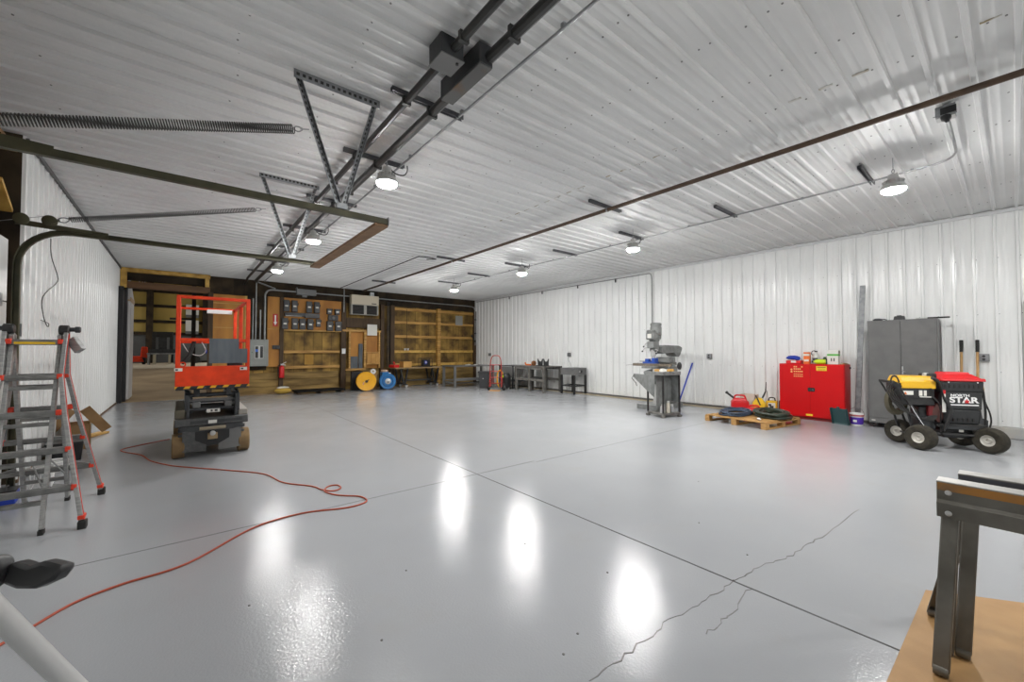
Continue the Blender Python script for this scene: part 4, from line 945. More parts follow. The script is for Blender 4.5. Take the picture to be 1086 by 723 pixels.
# ------------------------------------------------------------------ pallet with hoses, and the cans behind it
t = T('wooden_pallet', 'wooden pallet carrying coiled hoses in front of the red cabinet', 'pallet', (8.46,3.19,0), rad(-9))
for i in range(7): MB().box((-.52+i*.173,0,.117),(.115,1.12,.018)).build('deck_board', pallet_wood, t, .003)
for y in (-.53,0,.53):
    MB().box((0,y,.098),(1.15,.095,.018)).build('stringer_board', pallet_wood, t, .003)
    for x in (-.525,0,.525): MB().box((x,y,.053),(.10,.095,.072)).build('block', pallet_wood, t, .004)
    MB().box((0,y,.009),(1.15,.095,.017)).build('bottom_board', pallet_wood, t, .003)
def coil(name, lab, loc, rx, ry, n, r, mat, rz):
    t = T(name, lab, 'hose', loc, rz)
    for i in range(n):
        k = random.uniform(.62,1.0); dx, dy = random.uniform(-.05,.05), random.uniform(-.05,.05); lv = i//6
        pts = [(dx+rx*k*math.cos(a*PI/9)+random.uniform(-.012,.012), dy+ry*k*math.sin(a*PI/9)+random.uniform(-.012,.012), r+lv*r*1.75+random.uniform(0,r)) for a in range(18)]
        MB().tube(smooth(pts,3,True), r, 7, True).build('turn', mat, t)
    return t
coil('coiled_cable','flattened coil of blue-grey cable on the left half of the pallet',(8.44,3.46,.127),.46,.24,13,.014,hose_blue,rad(10))
coil('coiled_hose','heap of dark green hose coiled on the right half of the pallet',(8.66,2.92,.127),.50,.27,17,.018,hose_green,rad(20))
for x, y in ((8.08,3.02),(8.25,3.62)): pass
t = T('cable_plug', 'white cable end lying on the front of the pallet', 'plug', (8.02,2.90,.127)); MB().lathe([(.0,-.03),(.016,-.03),(.02,0),(.016,.03),(0,.03)], (0,0,.02), (.5,1,0), 12).build('plug_body', white_pl, t)
tag(MB().blob((8.75,3.83,.05),(.07,.09,.05),12,.06).build('blue_bundle', M('pale_blue_cloth',(.22,.32,.60),.8)), 'small pale blue bundle on the floor at the left end of the pallet', 'cloth')
def gas_can(lab, loc, w, d, h, mat, rz):
    t = T('fuel_can', lab, 'can', loc, rz, 'red fuel cans')
    mb = MB().box((0,0,h*.34),(d,w,h*.68)); mb.build('can_body', mat, t, .02)
    MB().box((0,0,h*.76),(d,w,h*.18),taper=(.75,.55)).build('shoulder', mat, t, .012)
    MB().tube(smooth([(0,-w*.36,h*.74),(0,-w*.26,h*.97),(0,0,h),(0,w*.26,h*.97),(0,w*.36,h*.74)],5), .018, 10).build('handle', mat, t)
    return t
g = gas_can('larger red plastic fuel can with handle standing behind the pallet',(9.42,3.78,0),.33,.2,.40,red_pl,rad(30))
MB().tube([(0,.12,.34),(-.02,.24,.44)], .022, 10).build('spout', black_pl, g); MB().lathe([(.03,0),(.03,.04),(0,.045)], (-.02,.24,.44), (0,.6,.6), 10).build('spout_cap', black_pl, g)
gas_can('smaller low red fuel can in front of the yellow jug',(9.22,3.42,0),.27,.18,.23,red_pl,rad(20))
carton('pale_box','pale cardboard box behind the larger red fuel can',(9.82,3.74,0),(.22,.30,.40),0,M('pale_carton',(.60,.52,.44),.7),False)
t = T('yellow_jug', 'yellow plastic jug with dark strap beside the red fuel cans', 'jug', (9.56,3.45,0), rad(20))
MB().box((0,0,.14),(.20,.24,.28)).build('jug_body', yellow_pl, t, .03); MB().box((0,0,.32),(.18,.22,.09),taper=(.4,.4)).build('jug_shoulder', yellow_pl, t, .015)
MB().tube([(-.105,-.02,.22),(-.06,.04,.37),(.0,.06,.40)], .014, 8).build('strap', black_pl, t); MB().tube([(0,-.06,.36),(.03,-.12,.50),(.03,-.13,.70)], [.018,.013,.006], 8).build('spray_nozzle', black_pl, t)
t = T('yellow_case', 'yellow and white case with black markings beside the red cabinet', 'case', (9.78,3.28,0), rad(10))
MB().box((0,0,.15),(.16,.20,.30)).build('case_body', yellow_pl, t, .012); MB().b2((-.083,-.07,.06),(-.08,.06,.26)).build('white_label', paper, t); MB().b2((-.086,-.04,.12),(-.083,.03,.2)).b2((-.086,.0,.2),(-.083,.05,.24)).build('black_mark', black_pl, t)
MB().tube(smooth([(0,-.06,.30),(0,-.04,.36),(0,.04,.36),(0,.06,.30)],5), .012, 8).build('handle', black_pl, t); MB().tube([(.02,.08,.3),(.03,.09,.5)], .005, 6).build('antenna', black_pl, t)
t = T('drill_bag', 'dark brown tool bag squeezed between yellow case and red cabinet', 'bag', (9.86,3.13,.0)); MB().box((0,0,.16),(.16,.08,.32),taper=.8).build('bag_body', M('brown_bag',(.10,.06,.02),.8), t, .02); MB().tube(smooth([(-.03,0,.31),(-.03,0,.38),(.03,0,.38),(.03,0,.31)],4), .012, 7).build('handle', black_pl, t)

# ------------------------------------------------------------------ milling machine and the rack in front of it
t = T('milling_machine', 'grey vertical milling machine with motor head against the white wall', 'machine', (9.2,5.4,0), PI)
MB().b2((-.30,-.29,0),(.78,.29,.11)).build('base', mach_grey, t, .012)
MB().box((-.06,0,.60),(.46,.44,.98),taper=(.74,.82)).build('column', mach_grey, t, .02)
MB().lathe([(.23,0),(.23,.05),(.20,.06),(.20,.13),(0,.13)], (0,0,1.08), (0,0,1), 28).build('turret', mach_grey, t)
MB().prism([(-.42,-.05),(-.50,.02),(-.58,.15),(-.56,.19),(-.42,.225),(.25,.235),(.36,.19),(.38,.06),(.30,.03),(-.2,.05),(-.30,-.03)], (0,.13,1.265), (1,0,0), (0,0,1), .26).build('ram', mach_grey, t, .006)
MB().prism([(.18,.72),(.18,1.0),(.24,1.0),(.70,.93),(.70,.80),(.40,.55)], (0,.15,-.05), (1,0,0), (0,0,1), .30).build('knee', mach_grey, t, .012)
MB().cyl((.45,0,.11),(.45,0,.62),.045,16).build('knee_screw', steel_lt, t)
MB().b2((.20,-.18,.95),(.74,.18,1.0)).build('saddle', mach_grey, t, .008)
o = MB().b2((.36,-.50,1.0),(.62,.50,1.06)).build('table', M('worn_table', (.24,.20,.15), .45, .4, (.15,.125,.095), 10), t, .004)
for x in (.42,.49,.56): MB().b2((x-.008,-.498,1.055),(x+.008,.498,1.0615)).build('slot', black_metal, o)
for s in (-1,1):
    o = MB().b2((.42,s*.50-.03,1.0),(.56,s*.50+.03,1.055)).build('table_end', mach_grey, t, .006)
    MB().cyl((.49,s*.52,1.02),(.49,s*.64,1.02),.014,10).build('feed_shaft', steel_lt, t)
    if s > 0: MB().lathe([(.0,0),(.03,0),(.03,.02),(.075,.02),(.085,.028),(.085,.045),(.07,.05),(0,.04)], (.49,s*.60,1.02), (0,s,0), 22).build('handwheel', black_pl, t)
MB().cyl((.49,-.66,1.02),(.49,-.78,1.0),.008,8).build('crank_handle', steel_lt, t)
MB().tube([(.70,0,.86),(.78,0,.86),(.80,-.08,.74),(.86,-.08,.72)], .012, 8).build('knee_crank', black_metal, t)
# head
MB().lathe([(.09,0),(.105,.02),(.105,.24),(.12,.26),(.12,.30),(0,.30)], (.47,0,1.34), (0,0,1), 24).build('head_casting', mach_grey, t)
MB().box((.50,0,1.71),(.34,.22,.17)).build('belt_housing', mach_grey, t, .03)
MB().lathe([(.115,0),(.13,.015),(.13,.20),(.12,.21),(.12,.24),(.128,.25),(.128,.29),(.10,.31),(0,.31)], (.40,0,1.72), (0,0,1), 26).build('motor', mach_grey, t)
MB().lathe([(.10,0),(.105,.01),(.105,.07),(.09,.09),(0,.09)], (.60,0,1.76), (0,0,1), 22).build('pulley_cover', mach_grey, t)
MB().b2((.675,-.05,1.66),(.685,.05,1.77)).build('name_plate', paper, t, .002); MB().b2((.36,-.14,1.77),(.44,-.128,1.86)).build('motor_plate', paper, t, .002)
MB().lathe([(.06,0),(.06,.14),(.045,.16),(.045,.26),(.025,.27),(.025,.31),(0,.31)], (.52,0,1.39), (0,0,-1), 20).build('quill', steel_lt, t)
MB().box((.60,.0,1.50),(.10,.18,.16)).build('feed_box', mach_grey, t, .02)
for (dy, dz, l) in ((-.16,1.45,.18),(.16,1.40,.16),(-.12,1.56,.12)):
    sg = 1 if dy > 0 else -1
    o = MB().cyl((.56,sg*.08,dz),(.60,sg*(.08+l*.5),dz-.02),.012,10).build('lever', steel_lt, t); MB().tube([(.60,sg*(.08+l*.5),dz-.02),(.68,sg*(.08+l*.6),dz-.10)], .008, 8).build('lever_rod', steel_lt, o); MB().blob((.68,sg*(.08+l*.6),dz-.10),(.02,.02,.02),10).build('lever_knob', black_pl, o)

MB().box((.02,.17,1.17),(.20,.10,.10)).build('turret_clamp', mach_grey, t, .01)
t2 = T('machine_vise', 'blue machine vise sitting on the milling machine table', 'vise', (8.70,5.48,1.0615), PI)
MB().box((0,0,.02),(.17,.34,.04)).build('vise_base', blue_vise, t2, .006); MB().box((0,.11,.085),(.16,.08,.09)).build('fixed_jaw', blue_vise, t2, .008); MB().box((0,-.06,.075),(.16,.10,.07)).build('moving_jaw', blue_vise, t2, .01)
MB().cyl((0,-.17,.05),(0,-.30,.05),.016,12).build('vise_screw', steel_lt, t2); MB().b2((-.08,.05,.07),(.08,.07,.12)).build('jaw_plate', steel_lt, t2)

t = T('steel_rack', 'low grey steel rack with black posts standing before the milling machine', 'rack', (7.86,4.66,0), rad(-14)); t.scale = (.66,.66,1)
MB().b2((-.36,-.34,.05),(.36,.34,.09)).build('bottom_frame', grey_wood, t, .006)
for x, y in ((-.34,-.32),(.34,-.32),(-.34,.32),(.34,.32)):
    MB().b2((x-.022,y-.022,.09),(x+.022,y+.022,.93)).build('post', black_metal, t, .003); MB().b2((x-.05,y-.05,0),(x+.05,y+.05,.05)).build('foot', grey_wood, t, .006)
MB().b2((-.38,-.36,.86),(.38,.36,.93)).build('tray', mach_grey, t, .006)
MB().b2((-.30,-.005,.10),(.34,.005,.86)).build('back_panel', mach_grey, t)
MB().b2((.335,-.30,.30),(.345,.30,.86)).build('side_panel', mach_grey, t)
MB().prism([(-.02,.86),(.92,.86),(.96,.80),(.45,.58),(.02,.40)], (-.39,.0,0), (0,1,0), (0,0,1), .03).build('sloping_chute', mach_grey, t, .006)
MB().tube([(-.38,.90,.84),(-.40,1.0,.76),(-.40,.80,.66),(-.40,.76,.60)], .011, 8).build('bent_bar', black_metal, t)
for i in range(8):
    nm, mt, lab = (('paper_packet', paper, 'white packet'),('wood_block', lumber, 'wooden block'),('steel_block', steel_lt, 'light steel block'))[i%3]
    x, y = -.27+.076*i, (-.22,.05,.2,-.08)[i%4]
    w = Vector((x*.66,y*.66,0)); w.rotate(Euler((0,0,rad(-14)))); s_ = T(nm, '%s on the tray of the steel rack, %s from its left end' % (lab, ords[i]), 'block', (7.86+w.x,4.66+w.y,.93), random.uniform(-.5,.5), 'small stock on the rack tray')
    MB().box((0,0,.022),(.05+.01*(i%3),.11,.044)).build('block', mt, s_, .006); MB().box((0,.0,.047),(.03,.06,.006)).build('top_piece', mt, s_, .002)
for i, (x, y, h_) in enumerate(((-.24,-.2,.14),(-.05,-.24,.20),(.16,-.2,.12))):
    w = Vector((x*.66,y*.66,0)); w.rotate(Euler((0,0,rad(-14))))
    s_ = T('metal_offcut', 'pale metal offcut in the bottom of the steel rack, %s from the left' % ords[i].replace('nearest','first'), 'scrap', (7.86+w.x,4.66+w.y,.09), .4*i, 'metal offcuts in the rack')
    MB().box((0,0,h_/2),(.09,.075,h_),taper=.8).build('offcut', (steel_lt, M('pale_offcut',(.5,.46,.38),.6), galv)[i], s_, .006); MB().box((.02,.0,h_+.02),(.05,.05,.04)).build('stub', steel_lt, s_, .004)
tag(MB().tube([(9.88,5.44,.014),(10.035,5.14,1.06)], .018, 10).build('blue_bar', blue_pl), 'blue bar leaning against the white wall right of the milling machine', 'bar')

# ------------------------------------------------------------------ benches along the right wall
t = T('small_bench', 'small dark grey bench with deep apron and black legs against the right wall', 'bench', (9.75,8.915,0))
MB().b2((-.29,-.30,.80),(.29,.30,.825)).build('bench_top', mid_grey, t, .004)
MB().b2((-.28,-.29,.60),(.28,.29,.80)).build('apron', mid_grey, t, .004)
for x in (-.26,.26):
    for y in (-.27,.27): MB().b2((x-.028,y-.028,0),(x+.028,y+.028,.60)).build('leg', black_metal, t, .003)
for y in (-.27,.27): MB().b2((-.24,y-.012,.24),(.24,y+.012,.28)).build('stretcher', dark_grey, t)
for x in (-.26,.26): MB().b2((x-.012,-.25,.24),(x+.012,.25,.28)).build('stretcher', dark_grey, t)
MB().lathe([(.04,0),(.045,.02),(.02,.03),(0,.04)], (.05,-.29,.71), (0,-1,0), 16).build('crank_boss', black_metal, t); MB().b2((-.06,-.295,.68),(.0,-.29,.74)).build('plate', steel_lt, t)
t = T('work_table', 'long worn grey steel work table on six legs along the right wall', 'table', (9.475,10.29,0))
MB().b2((-.42,-.74,.82),(.42,.74,.855)).build('table_top', grey_wood, t, .004)
for x in (-.375,.375):
    for y in (-.69,0,.69): MB().b2((x-.04,y-.04,0),(x+.04,y+.04,.82)).build('leg', grey_wood, t, .004)
    MB().b2((x-.025,-.69,.74),(x+.025,.69,.82)).build('apron_rail', grey_wood, t); MB().b2((x-.025,-.69,.36),(x+.025,.69,.44)).build('shelf_rail', grey_wood, t)
MB().b2((-.30,.10,.40),(.36,.66,.425)).build('shelf', dark_grey, t)
WT = .855
t = T('orange_clamp', 'orange clamp lying on the left end of the worn work table', 'clamp', (9.32,10.62,WT)); MB().bar((0,-.14,.03),(0,.14,.03),.04,.05).build('clamp_bar', orange, t, .006); MB().bar((0,.12,.03),(-.03,.12,.11),.035,.04).build('jaw', orange, t, .005)
t = T('brown_pulley', 'rust-brown pulley standing on the worn work table', 'pulley', (9.32,10.33,WT)); MB().lathe([(.08,-.04),(.085,-.03),(.05,0),(.085,.03),(.08,.04)], (0,0,.085), (0,1,0), 18).build('rim', M('rust_brown',(.26,.10,.03),.7), t); MB().lathe([(.02,-.06),(.02,.06),(0,.06)], (0,0,.085), (0,1,0), 10).build('hub', dark_grey, t)
for i, y in enumerate((10.08,9.80)):
    t = T('stock_stand', '%s of two dark V-shaped stands on the worn work table' % ('left','right')[i], 'stand', (9.35,y,WT), 0, 'V-shaped stands')
    MB().box((0,0,.012),(.14,.22,.024)).build('stand_base', black_metal, t, .003); MB().prism([(-.10,0),(.10,0),(.12,.22),(.06,.13),(-.06,.13),(-.12,.22)], (.02,0,.024), (0,1,0), (0,0,1), .04).build('cradle', dark_grey, t, .003)
# second dark table with an upright panel beyond
t = T('welding_table', 'dark grey steel table with an upright panel, beyond the worn work table', 'table', (9.62,11.75,0))
MB().b2((-.42,-.42,.80),(.42,.42,.83)).build('table_top', dark_grey, t, .003)
for x in (-.38,.38):
    for y in (-.38,.38): MB().b2((x-.025,y-.025,0),(x+.025,y+.025,.80)).build('leg', dark_grey, t, .003)
MB().b2((-.40,-.40,.26),(.40,.40,.285)).build('shelf', dark_grey, t); MB().b2((-.41,-.40,.40),(-.395,.30,.79)).build('upright_panel', mid_grey, t)
t = T('shop_vacuum', 'black shop vacuum with yellow hose between the hand truck and work table', 'vacuum', (8.98,11.42,0))
MB().lathe([(.15,.06),(.17,.09),(.17,.36),(.175,.37),(.16,.50),(.10,.57),(0,.58)], seg=24).build('drum', black_pl, t)
for a in range(4): MB().lathe([(0,-.015),(.03,-.015),(.03,.015),(0,.015)], (.15*math.cos(a*PI/2+.7),.15*math.sin(a*PI/2+.7),.03), (math.sin(a),math.cos(a),0), 12).build('caster', black_rub, t)
MB().tube(smooth([(-.10,.05,.50),(-.16,.10,.66),(-.20,.20,.62),(-.22,.24,.40),(-.2,.22,.16),(-.18,.16,.06)],6), .026, 9).build('hose', yellow, t)
MB().b2((-.185,-.06,.42),(-.16,.02,.50)).build('lime_badge', lime, t, .006)
# red hand truck facing the room
t = T('hand_truck', 'red two-wheeled hand truck standing near the back corner', 'hand truck', (8.36,11.22,0), rad(-52))
for s in (-1,1):
    MB().tube(smooth([(s*.21,.0,.12),(s*.20,.02,.6),(s*.19,.03,.95),(s*.15,.04,1.12),(s*.09,.045,1.19),(0,.045,1.20)],6), .017, 10).build('side_tube', red_paint, t)
    MB().lathe([(.06,-.03),(.11,-.032),(.125,-.015),(.125,.015),(.11,.032),(.06,.03)], (s*.27,.10,.125), (1,0,0), 20, True).build('wheel', black_rub, t); MB().lathe([(0,-.02),(.06,-.025),(.06,.025),(0,.02)], (s*.27,.10,.125), (1,0,0), 14).build('hub', steel_lt, t)
    MB().tube([(s*.20,.03,.75),(s*.20,.16,.35),(s*.20,.11,.13)], .012, 8).build('brace', red_paint, t)
for z in (.25,.45,.66,.88): MB().tube(smooth([(-.205,.02,z),(-.1,.05,z),(.1,.05,z),(.205,.02,z)],4), .013, 8).build('cross_bar', red_paint, t)
MB().tube([(-.1,.05,.25),(-.1,.05,.88)], .010, 8).build('centre_rod', red_paint, t); MB().cyl((-.27,.10,.125),(.27,.10,.125),.012,8).build('axle', black_metal, t)
MB().bar((0,-.20,.012),(0,.02,.012),.36,.012).build('toe_plate', M('toe_plate_orange',(.62,.28,.03),.5), t, .003)

t = T('trash_can', 'square black trash can with flared rim near the back corner', 'trash can', (8.68,12.36,0), rad(-40))
MB().box((0,0,.29),(.32,.32,.58),taper=1.2).build('can_body', M('trash_black',(.035,.036,.038),.5), t, .02); MB().box((0,0,.585),(.42,.42,.05)).build('rim', MATS['trash_black'], t, .012); MB().lathe([(.015,0),(.015,.004),(0,.004)], (-.02,-.178,.35), (0,-1,0), 10).build('white_sticker', paper, t)

# grey table before the back wall
t = T('steel_table', 'grey steel table with lower shelf in the back right corner', 'table', (8.75,13.50,0))
MB().b2((-.92,-.46,.76),(.92,.46,.80)).build('table_top', mid_grey, t, .004)
for x in (-.87,.87):
    for y in (-.41,.41): MB().b2((x-.04,y-.04,0),(x+.04,y+.04,.76)).build('leg', mid_grey, t, .004)
    MB().b2((x-.02,-.41,.15),(x+.02,.41,.2)).build('end_rail', mid_grey, t)
MB().b2((-.87,-.41,.24),(.80,.41,.27)).b2((-.87,-.43,.24),(.80,-.41,.34)).build('shelf', mid_grey, t)
for i, (x, y) in enumerate(((8.55,13.3),(8.72,13.42),(8.9,13.25))):
    s_ = T('paper_bundle', 'crumpled white paper on the grey corner table, %s from the left' % ('first','second','third')[i], 'paper', (x,y,.80), i, 'crumpled papers on the corner table'); MB().blob((0,0,.022),(.10,.07,.022),14,.16).build('crumple', paper, s_)

# wooden plank bench on black trestles with casters
t = T('plank_bench', 'long wooden-topped bench on black wheeled trestles before the back wall', 'bench', (7.05,14.55,0))
MB().b2((-1.0,-.34,.70),(1.0,.34,.745)).build('bench_top', M('bench_top_wood', (.34,.24,.12), .6, 0, (.25,.165,.08), 3), t, .005)
for x in (-.62,.66):
    for s in (-1,1):
        MB().bar((x-.12*s*0-.14,s*.24,.70),(x-.02,s*.26,.10),.05,.06).build('leg', black_metal, t); MB().bar((x+.14,s*.24,.70),(x+.02,s*.26,.10),.05,.06).build('leg', black_metal, t)
        o = MB().b2((x-.12,s*.26-.03,.09),(x+.12,s*.26+.03,.13)).build('caster_plate', black_metal, t); MB().lathe([(0,-.02),(.05,-.02),(.055,0),(.05,.02),(0,.02)], (x+.08,s*.26,.055), (0,1,0), 16).build('caster_wheel', steel_lt, o)
    MB().b2((x-.03,-.26,.13),(x+.03,.26,.17)).build('cross_rail', black_metal, t)
MB().b2((-.6,-.03,.22),(.66,.03,.27)).build('stretcher', dark_grey, t)
BT = .745
t = T('work_fan', 'black square caged work light standing on the plank bench', 'lamp', (7.35,14.42,BT))
for x in (-.24,.24):
    for y in (-.09,.09): MB().tube([(x,y,.0),(x,y,.33)], .010, 8).build('cage_post', black_metal, t)
for z in (.012,.33): MB().tube([(-.24,-.09,z),(.24,-.09,z),(.24,.09,z),(-.24,.09,z)], .010, 8, True).build('cage_ring', black_metal, t)
MB().tube([(-.24,-.09,.17),(.24,-.09,.17)], .006, 6).build('cage_bar', black_metal, t)
MB().b2((-.14,-.06,.03),(.18,.07,.28)).build('body', black_pl, t, .015); MB().lathe([(.065,0),(.065,.02),(.05,.025),(0,.02)], (-.02,-.06,.17), (0,-1,0), 18).build('face_ring', blue_pl, t); MB().lathe([(.04,0),(.035,.012),(0,.016)], (-.02,-.08,.17), (0,-1,0), 14).build('reflector', white_pl, t)
carton('open_carton','brown open carton hanging over the left front edge of the plank bench',(6.49,14.32,BT),(.34,.30,.22),rad(4),M('orange_carton_board',(.50,.27,.07),.7),False)
t = T('red_crate', 'low red tray on the left end of the plank bench', 'tray', (6.14,14.55,BT), rad(12)); MB().box((0,0,.05),(.22,.34,.10)).build('tray_body', red_pl, t, .01); MB().bar((-.05,-.1,.13),(.06,.12,.20),.05,.03).build('red_bar', red_pl, t); MB().b2((-.09,-.15,.1),(.09,.15,.115)).build('tray_rim', cardboard, t)
# drill/hose reels in front of the wall
def reel(name, lab, loc, r, w, mat, hubm, rz, hub_r):
    t = T(name, lab, 'reel', loc, rz, 'hose reels')
    for s in (-1,1):
        MB().lathe([(0,-.006),(r-.02,-.006),(r-.005,-.010),(r,0),(r-.005,.010),(r-.02,.006),(0,.006)], (0,s*w/2,r+.02), (0,1,0), 40).build('flange', mat, t)
    MB().lathe([(r*.72,-w/2+.006),(r*.80,-w*.3),(r*.80,w*.3),(r*.72,w/2-.006)], (0,0,r+.02), (0,1,0), 32).build('wound_hose', black_rub, t)
    MB().lathe([(hub_r,0),(hub_r,.02),(hub_r*.6,.035),(0,.04)], (0,-w/2-.006,r+.02), (0,-1,0), 22).build('hub', hubm, t)
    for s in (-1,1):

        MB().bar((s*r*.62,-w/2,.012),(s*r*.62,w/2,.012),.035,.022).build('skid', dark_grey, t)
    return t
t = reel('hose_reel','large yellow hose reel standing before the back wall',(4.86,13.85,0),.315,.22,yellow,M('reel_dark',(.05,.045,.04),.5),rad(-12),.045)
MB().bar((-.02,-.15,.30),(.07,-.14,.40),.02,.02).build('crank', black_metal, t); MB().bar((-.13,-.118,.24),(-.06,-.118,.34),.05,.004).build('sticker', paper, t); MB().bar((-.10,-.121,.22),(-.10,-.121,.30),.03,.004).build('sticker', M('pink_print',(.6,.2,.2),.6), t)
t = reel('hose_reel','blue hose reel with grey hub standing right of the yellow reel',(5.66,13.98,0),.275,.20,blue,steel_lt,rad(-14),.10)
MB().lathe([(.15,0),(.16,.012),(.19,.012),(.20,0)], (0,-.108,.295), (0,-1,0), 30, True).build('pressed_ring', M('deep_blue',(.012,.10,.27),.4), t)
MB().bar((0,-.15,.30),(.0,-.17,.26),.03,.03).build('crank', dark_grey, t)
t = T('blue_motor', 'blue motor box with pale cap standing right behind the blue reel', 'motor', (5.72,14.42,0)); MB().box((0,0,.3),(.24,.26,.60)).build('motor_box', blue, t, .02); MB().lathe([(.11,0),(.12,.02),(.12,.06),(.1,.075),(0,.075)], (0,0,.60), (0,0,1), 18).build('cap', M('peach_cap',(.62,.42,.28),.6), t)
MB().lathe([(.05,0),(.05,.05),(0,.055)], (.16,-.06,.52), (0,0,1), 12).build('white_fitting', white_pl, t)
t = T('black_case', 'flat black case on the floor behind the yellow reel', 'case', (4.78,14.4,0)); MB().box((0,0,.32),(.5,.16,.64)).build('case_body', black_pl, t, .015); MB().tube([(-.07,0,.64),(-.06,0,.68),(.06,0,.68),(.07,0,.64)],.01,7).build('handle', black_pl, t)
t = T('white_spool', 'white plastic roll between the two reels', 'roll', (5.30,14.42,.0)); MB().box((0,0,.27),(.20,.20,.54)).build('carton_stand', cardboard, t, .005); MB().lathe([(.03,-.08),(.09,-.08),(.09,.08),(.03,.08)], (0,-.02,.63), (.3,1,0), 18, True).build('roll', white_pl, t)
t = T('steel_plate', 'dark steel platform lying on the floor before the back wall', 'platform', (3.50,14.33,0)); MB().box((0,0,.085),(1.45,.70,.05)).build('plate', plate_black, t, .004)
for x in (-.64,0,.64): MB().box((x,0,.03),(.08,.66,.06)).build('skid', lumber_dark, t)
t = T('yellow_sack', 'yellow and white sack slumped on the floor by the fire extinguisher', 'sack', (2.50,14.62,0)); MB().blob((0,0,.10),(.24,.14,.10),16,.06).build('sack_body', M('ochre_sack',(.55,.35,.06),.8), t); MB().blob((.0,-.01,.20),(.18,.10,.04),14,.08).build('white_fold', paper, t)

# ------------------------------------------------------------------ electrics on the back wall
yb = YB-.02
t = T('electrical_panel', 'large grey electrical panel with open-fronted breakers left of the extinguisher', 'electrical panel', (1.87,yb,1.30))
MB().b2((-.25,-.14,-.42),(.25,.06,.42)).build('enclosure', panel_grey, t, .006); MB().b2((-.23,-.152,-.40),(.17,-.14,.40)).build('cover', panel_grey, t, .004)
MB().b2((-.12,-.155,-.18),(.11,-.15,.22)).build('breaker_frame', steel_lt, t)
for a in (-.105,.025):
    o = MB().b2((a,-.162,-.16),(a+.075,-.154,.20)).build('breaker_bank', black_pl, t)
MB().b2((-.105,-.166,.03),(-.03,-.161,.11)).build('blue_tag', M('blue_tag',(.05,.16,.6),.5), t); MB().lathe([(.012,0),(.012,.012),(0,.012)], (-.19,-.152,.02), (0,-1,0), 10).build('latch', black_pl, t)
for i, (x, z1) in enumerate(((1.70,3.0),(1.78,3.5),(1.90,2.65))):
    tag(MB().tube([(x,yb-.05,1.72),(x,yb-.05,z1)], .021, 10).build('riser_conduit', conduit_grey), 'vertical grey conduit rising from the electrical panel, %s from the left' % ('first','second','third')[i], 'conduit', 'risers above the electrical panel')
ZC = 3.31
o = tag(MB().tube([(2.02,yb-.06,1.72),(2.02,yb-.06,3.05)]+smooth([(2.02,yb-.06,3.12),(2.05,yb-.06,3.22),(2.13,yb-.06,3.29),(2.25,yb-.06,ZC)],4)+[(2.92,yb-.06,ZC)], .028, 10).build('elbow_conduit', conduit_grey), 'thick grey conduit rising from the electrical panel and bending right to the wall box', 'conduit')
tag(MB().tube([(1.82,yb-.06,3.52),(2.3,yb-.09,ZC+.04)], .022, 10).build('diagonal_conduit', conduit_grey), 'short diagonal grey conduit from the ceiling to the bent conduit', 'conduit')
t = T('wall_box', 'grey wiring box high on the back wall above the breaker boxes', 'box', (3.20,yb,ZC+.01)); MB().b2((-.28,-.14,-.10),(.30,.04,.09)).build('enclosure', M('box_grey',(.17,.175,.175),.5), t, .005); MB().b2((-.30,-.15,-.02),(-.27,-.02,.13)).build('end_flange', MATS['box_grey'], t); MB().b2((-.12,-.10,-.17),(.02,-.02,-.10)).build('nipple', MATS['box_grey'], t)
o = tag(MB().tube([(3.50,yb-.06,ZC),(9.6,yb-.06,ZC-.01)]+smooth([(9.78,yb-.06,ZC-.02),(9.93,yb-.06,ZC-.06),(9.99,yb-.06,ZC-.2)],4)+[(10.0,yb-.06,1.6)], .022, 10).build('wall_conduit', conduit_grey), 'long pale conduit crossing the top of the back wall to the right corner', 'conduit')
for z in (2.7,2.1): MB().b2((9.96,yb-.095,z),(10.05,yb-.02,z+.05)).build('strap', black_metal, o)
tag(MB().tube([(4.42,yb-.10,3.55),(4.42,yb-.10,2.72)], .018, 8).build('drop_conduit', conduit_grey), 'short vertical conduit between the breaker boxes and the beige heater', 'conduit')
def breaker(x, z, w, h, lab, tagc=paper):
    t = T('breaker_box', lab, 'breaker box', (x,yb,z), 0, 'dark breaker boxes on plywood')
    MB().b2((-w/2,-.11,-h/2),(w/2,0,h/2)).build('enclosure', brk_grey, t, .006); MB().b2((-w/2+.012,-.118,-h/2+.012),(w/2-.012,-.11,h/2-.012)).build('door', M('breaker_door',(.055,.057,.06),.45), t, .003)
    MB().b2((-.045,-.121,-.03),(.045,-.118,.02)).build('label_plate', tagc, t)
    MB().bar((w/2+.005,-.09,.02),(w/2+.022,-.10,.10),.02,.02).build('switch_lever', black_pl, t)
    return t
up = ['first','second','third','fourth']
for i, x in enumerate((2.62,2.86,3.30,3.54)): breaker(x,2.83,.17,.38,'upper-row dark breaker box on the plywood, %s from the left' % up[i])
for i, x in enumerate((2.58,2.87,3.10,3.34)): breaker(x,2.25,.18,.36,'lower-row dark breaker box on the plywood, %s from the left' % up[i])
breaker(3.59,2.31,.14,.26,'small dark breaker box with two white labels, right of the lower row')
breaker(3.94,2.72,.15,.20,'small dark breaker box, upper left of the right-hand cluster'); breaker(4.20,2.72,.15,.20,'small dark breaker box, upper right of the right-hand cluster')
breaker(3.96,2.22,.20,.34,'dark breaker box, lower left of the right-hand cluster'); breaker(4.24,2.22,.20,.34,'dark breaker box, lower right of the right-hand cluster')
t = T('meter_box', 'dark square box in the middle of the right-hand breaker cluster', 'box', (4.07,yb,2.50)); MB().b2((-.16,-.10,-.09),(.16,0,.10)).build('enclosure', brk_grey, t, .005); MB().lathe([(.05,0),(.05,.02),(0,.02)], (0,-.10,0), (0,-1,0), 16).build('dial', mid_grey, t)
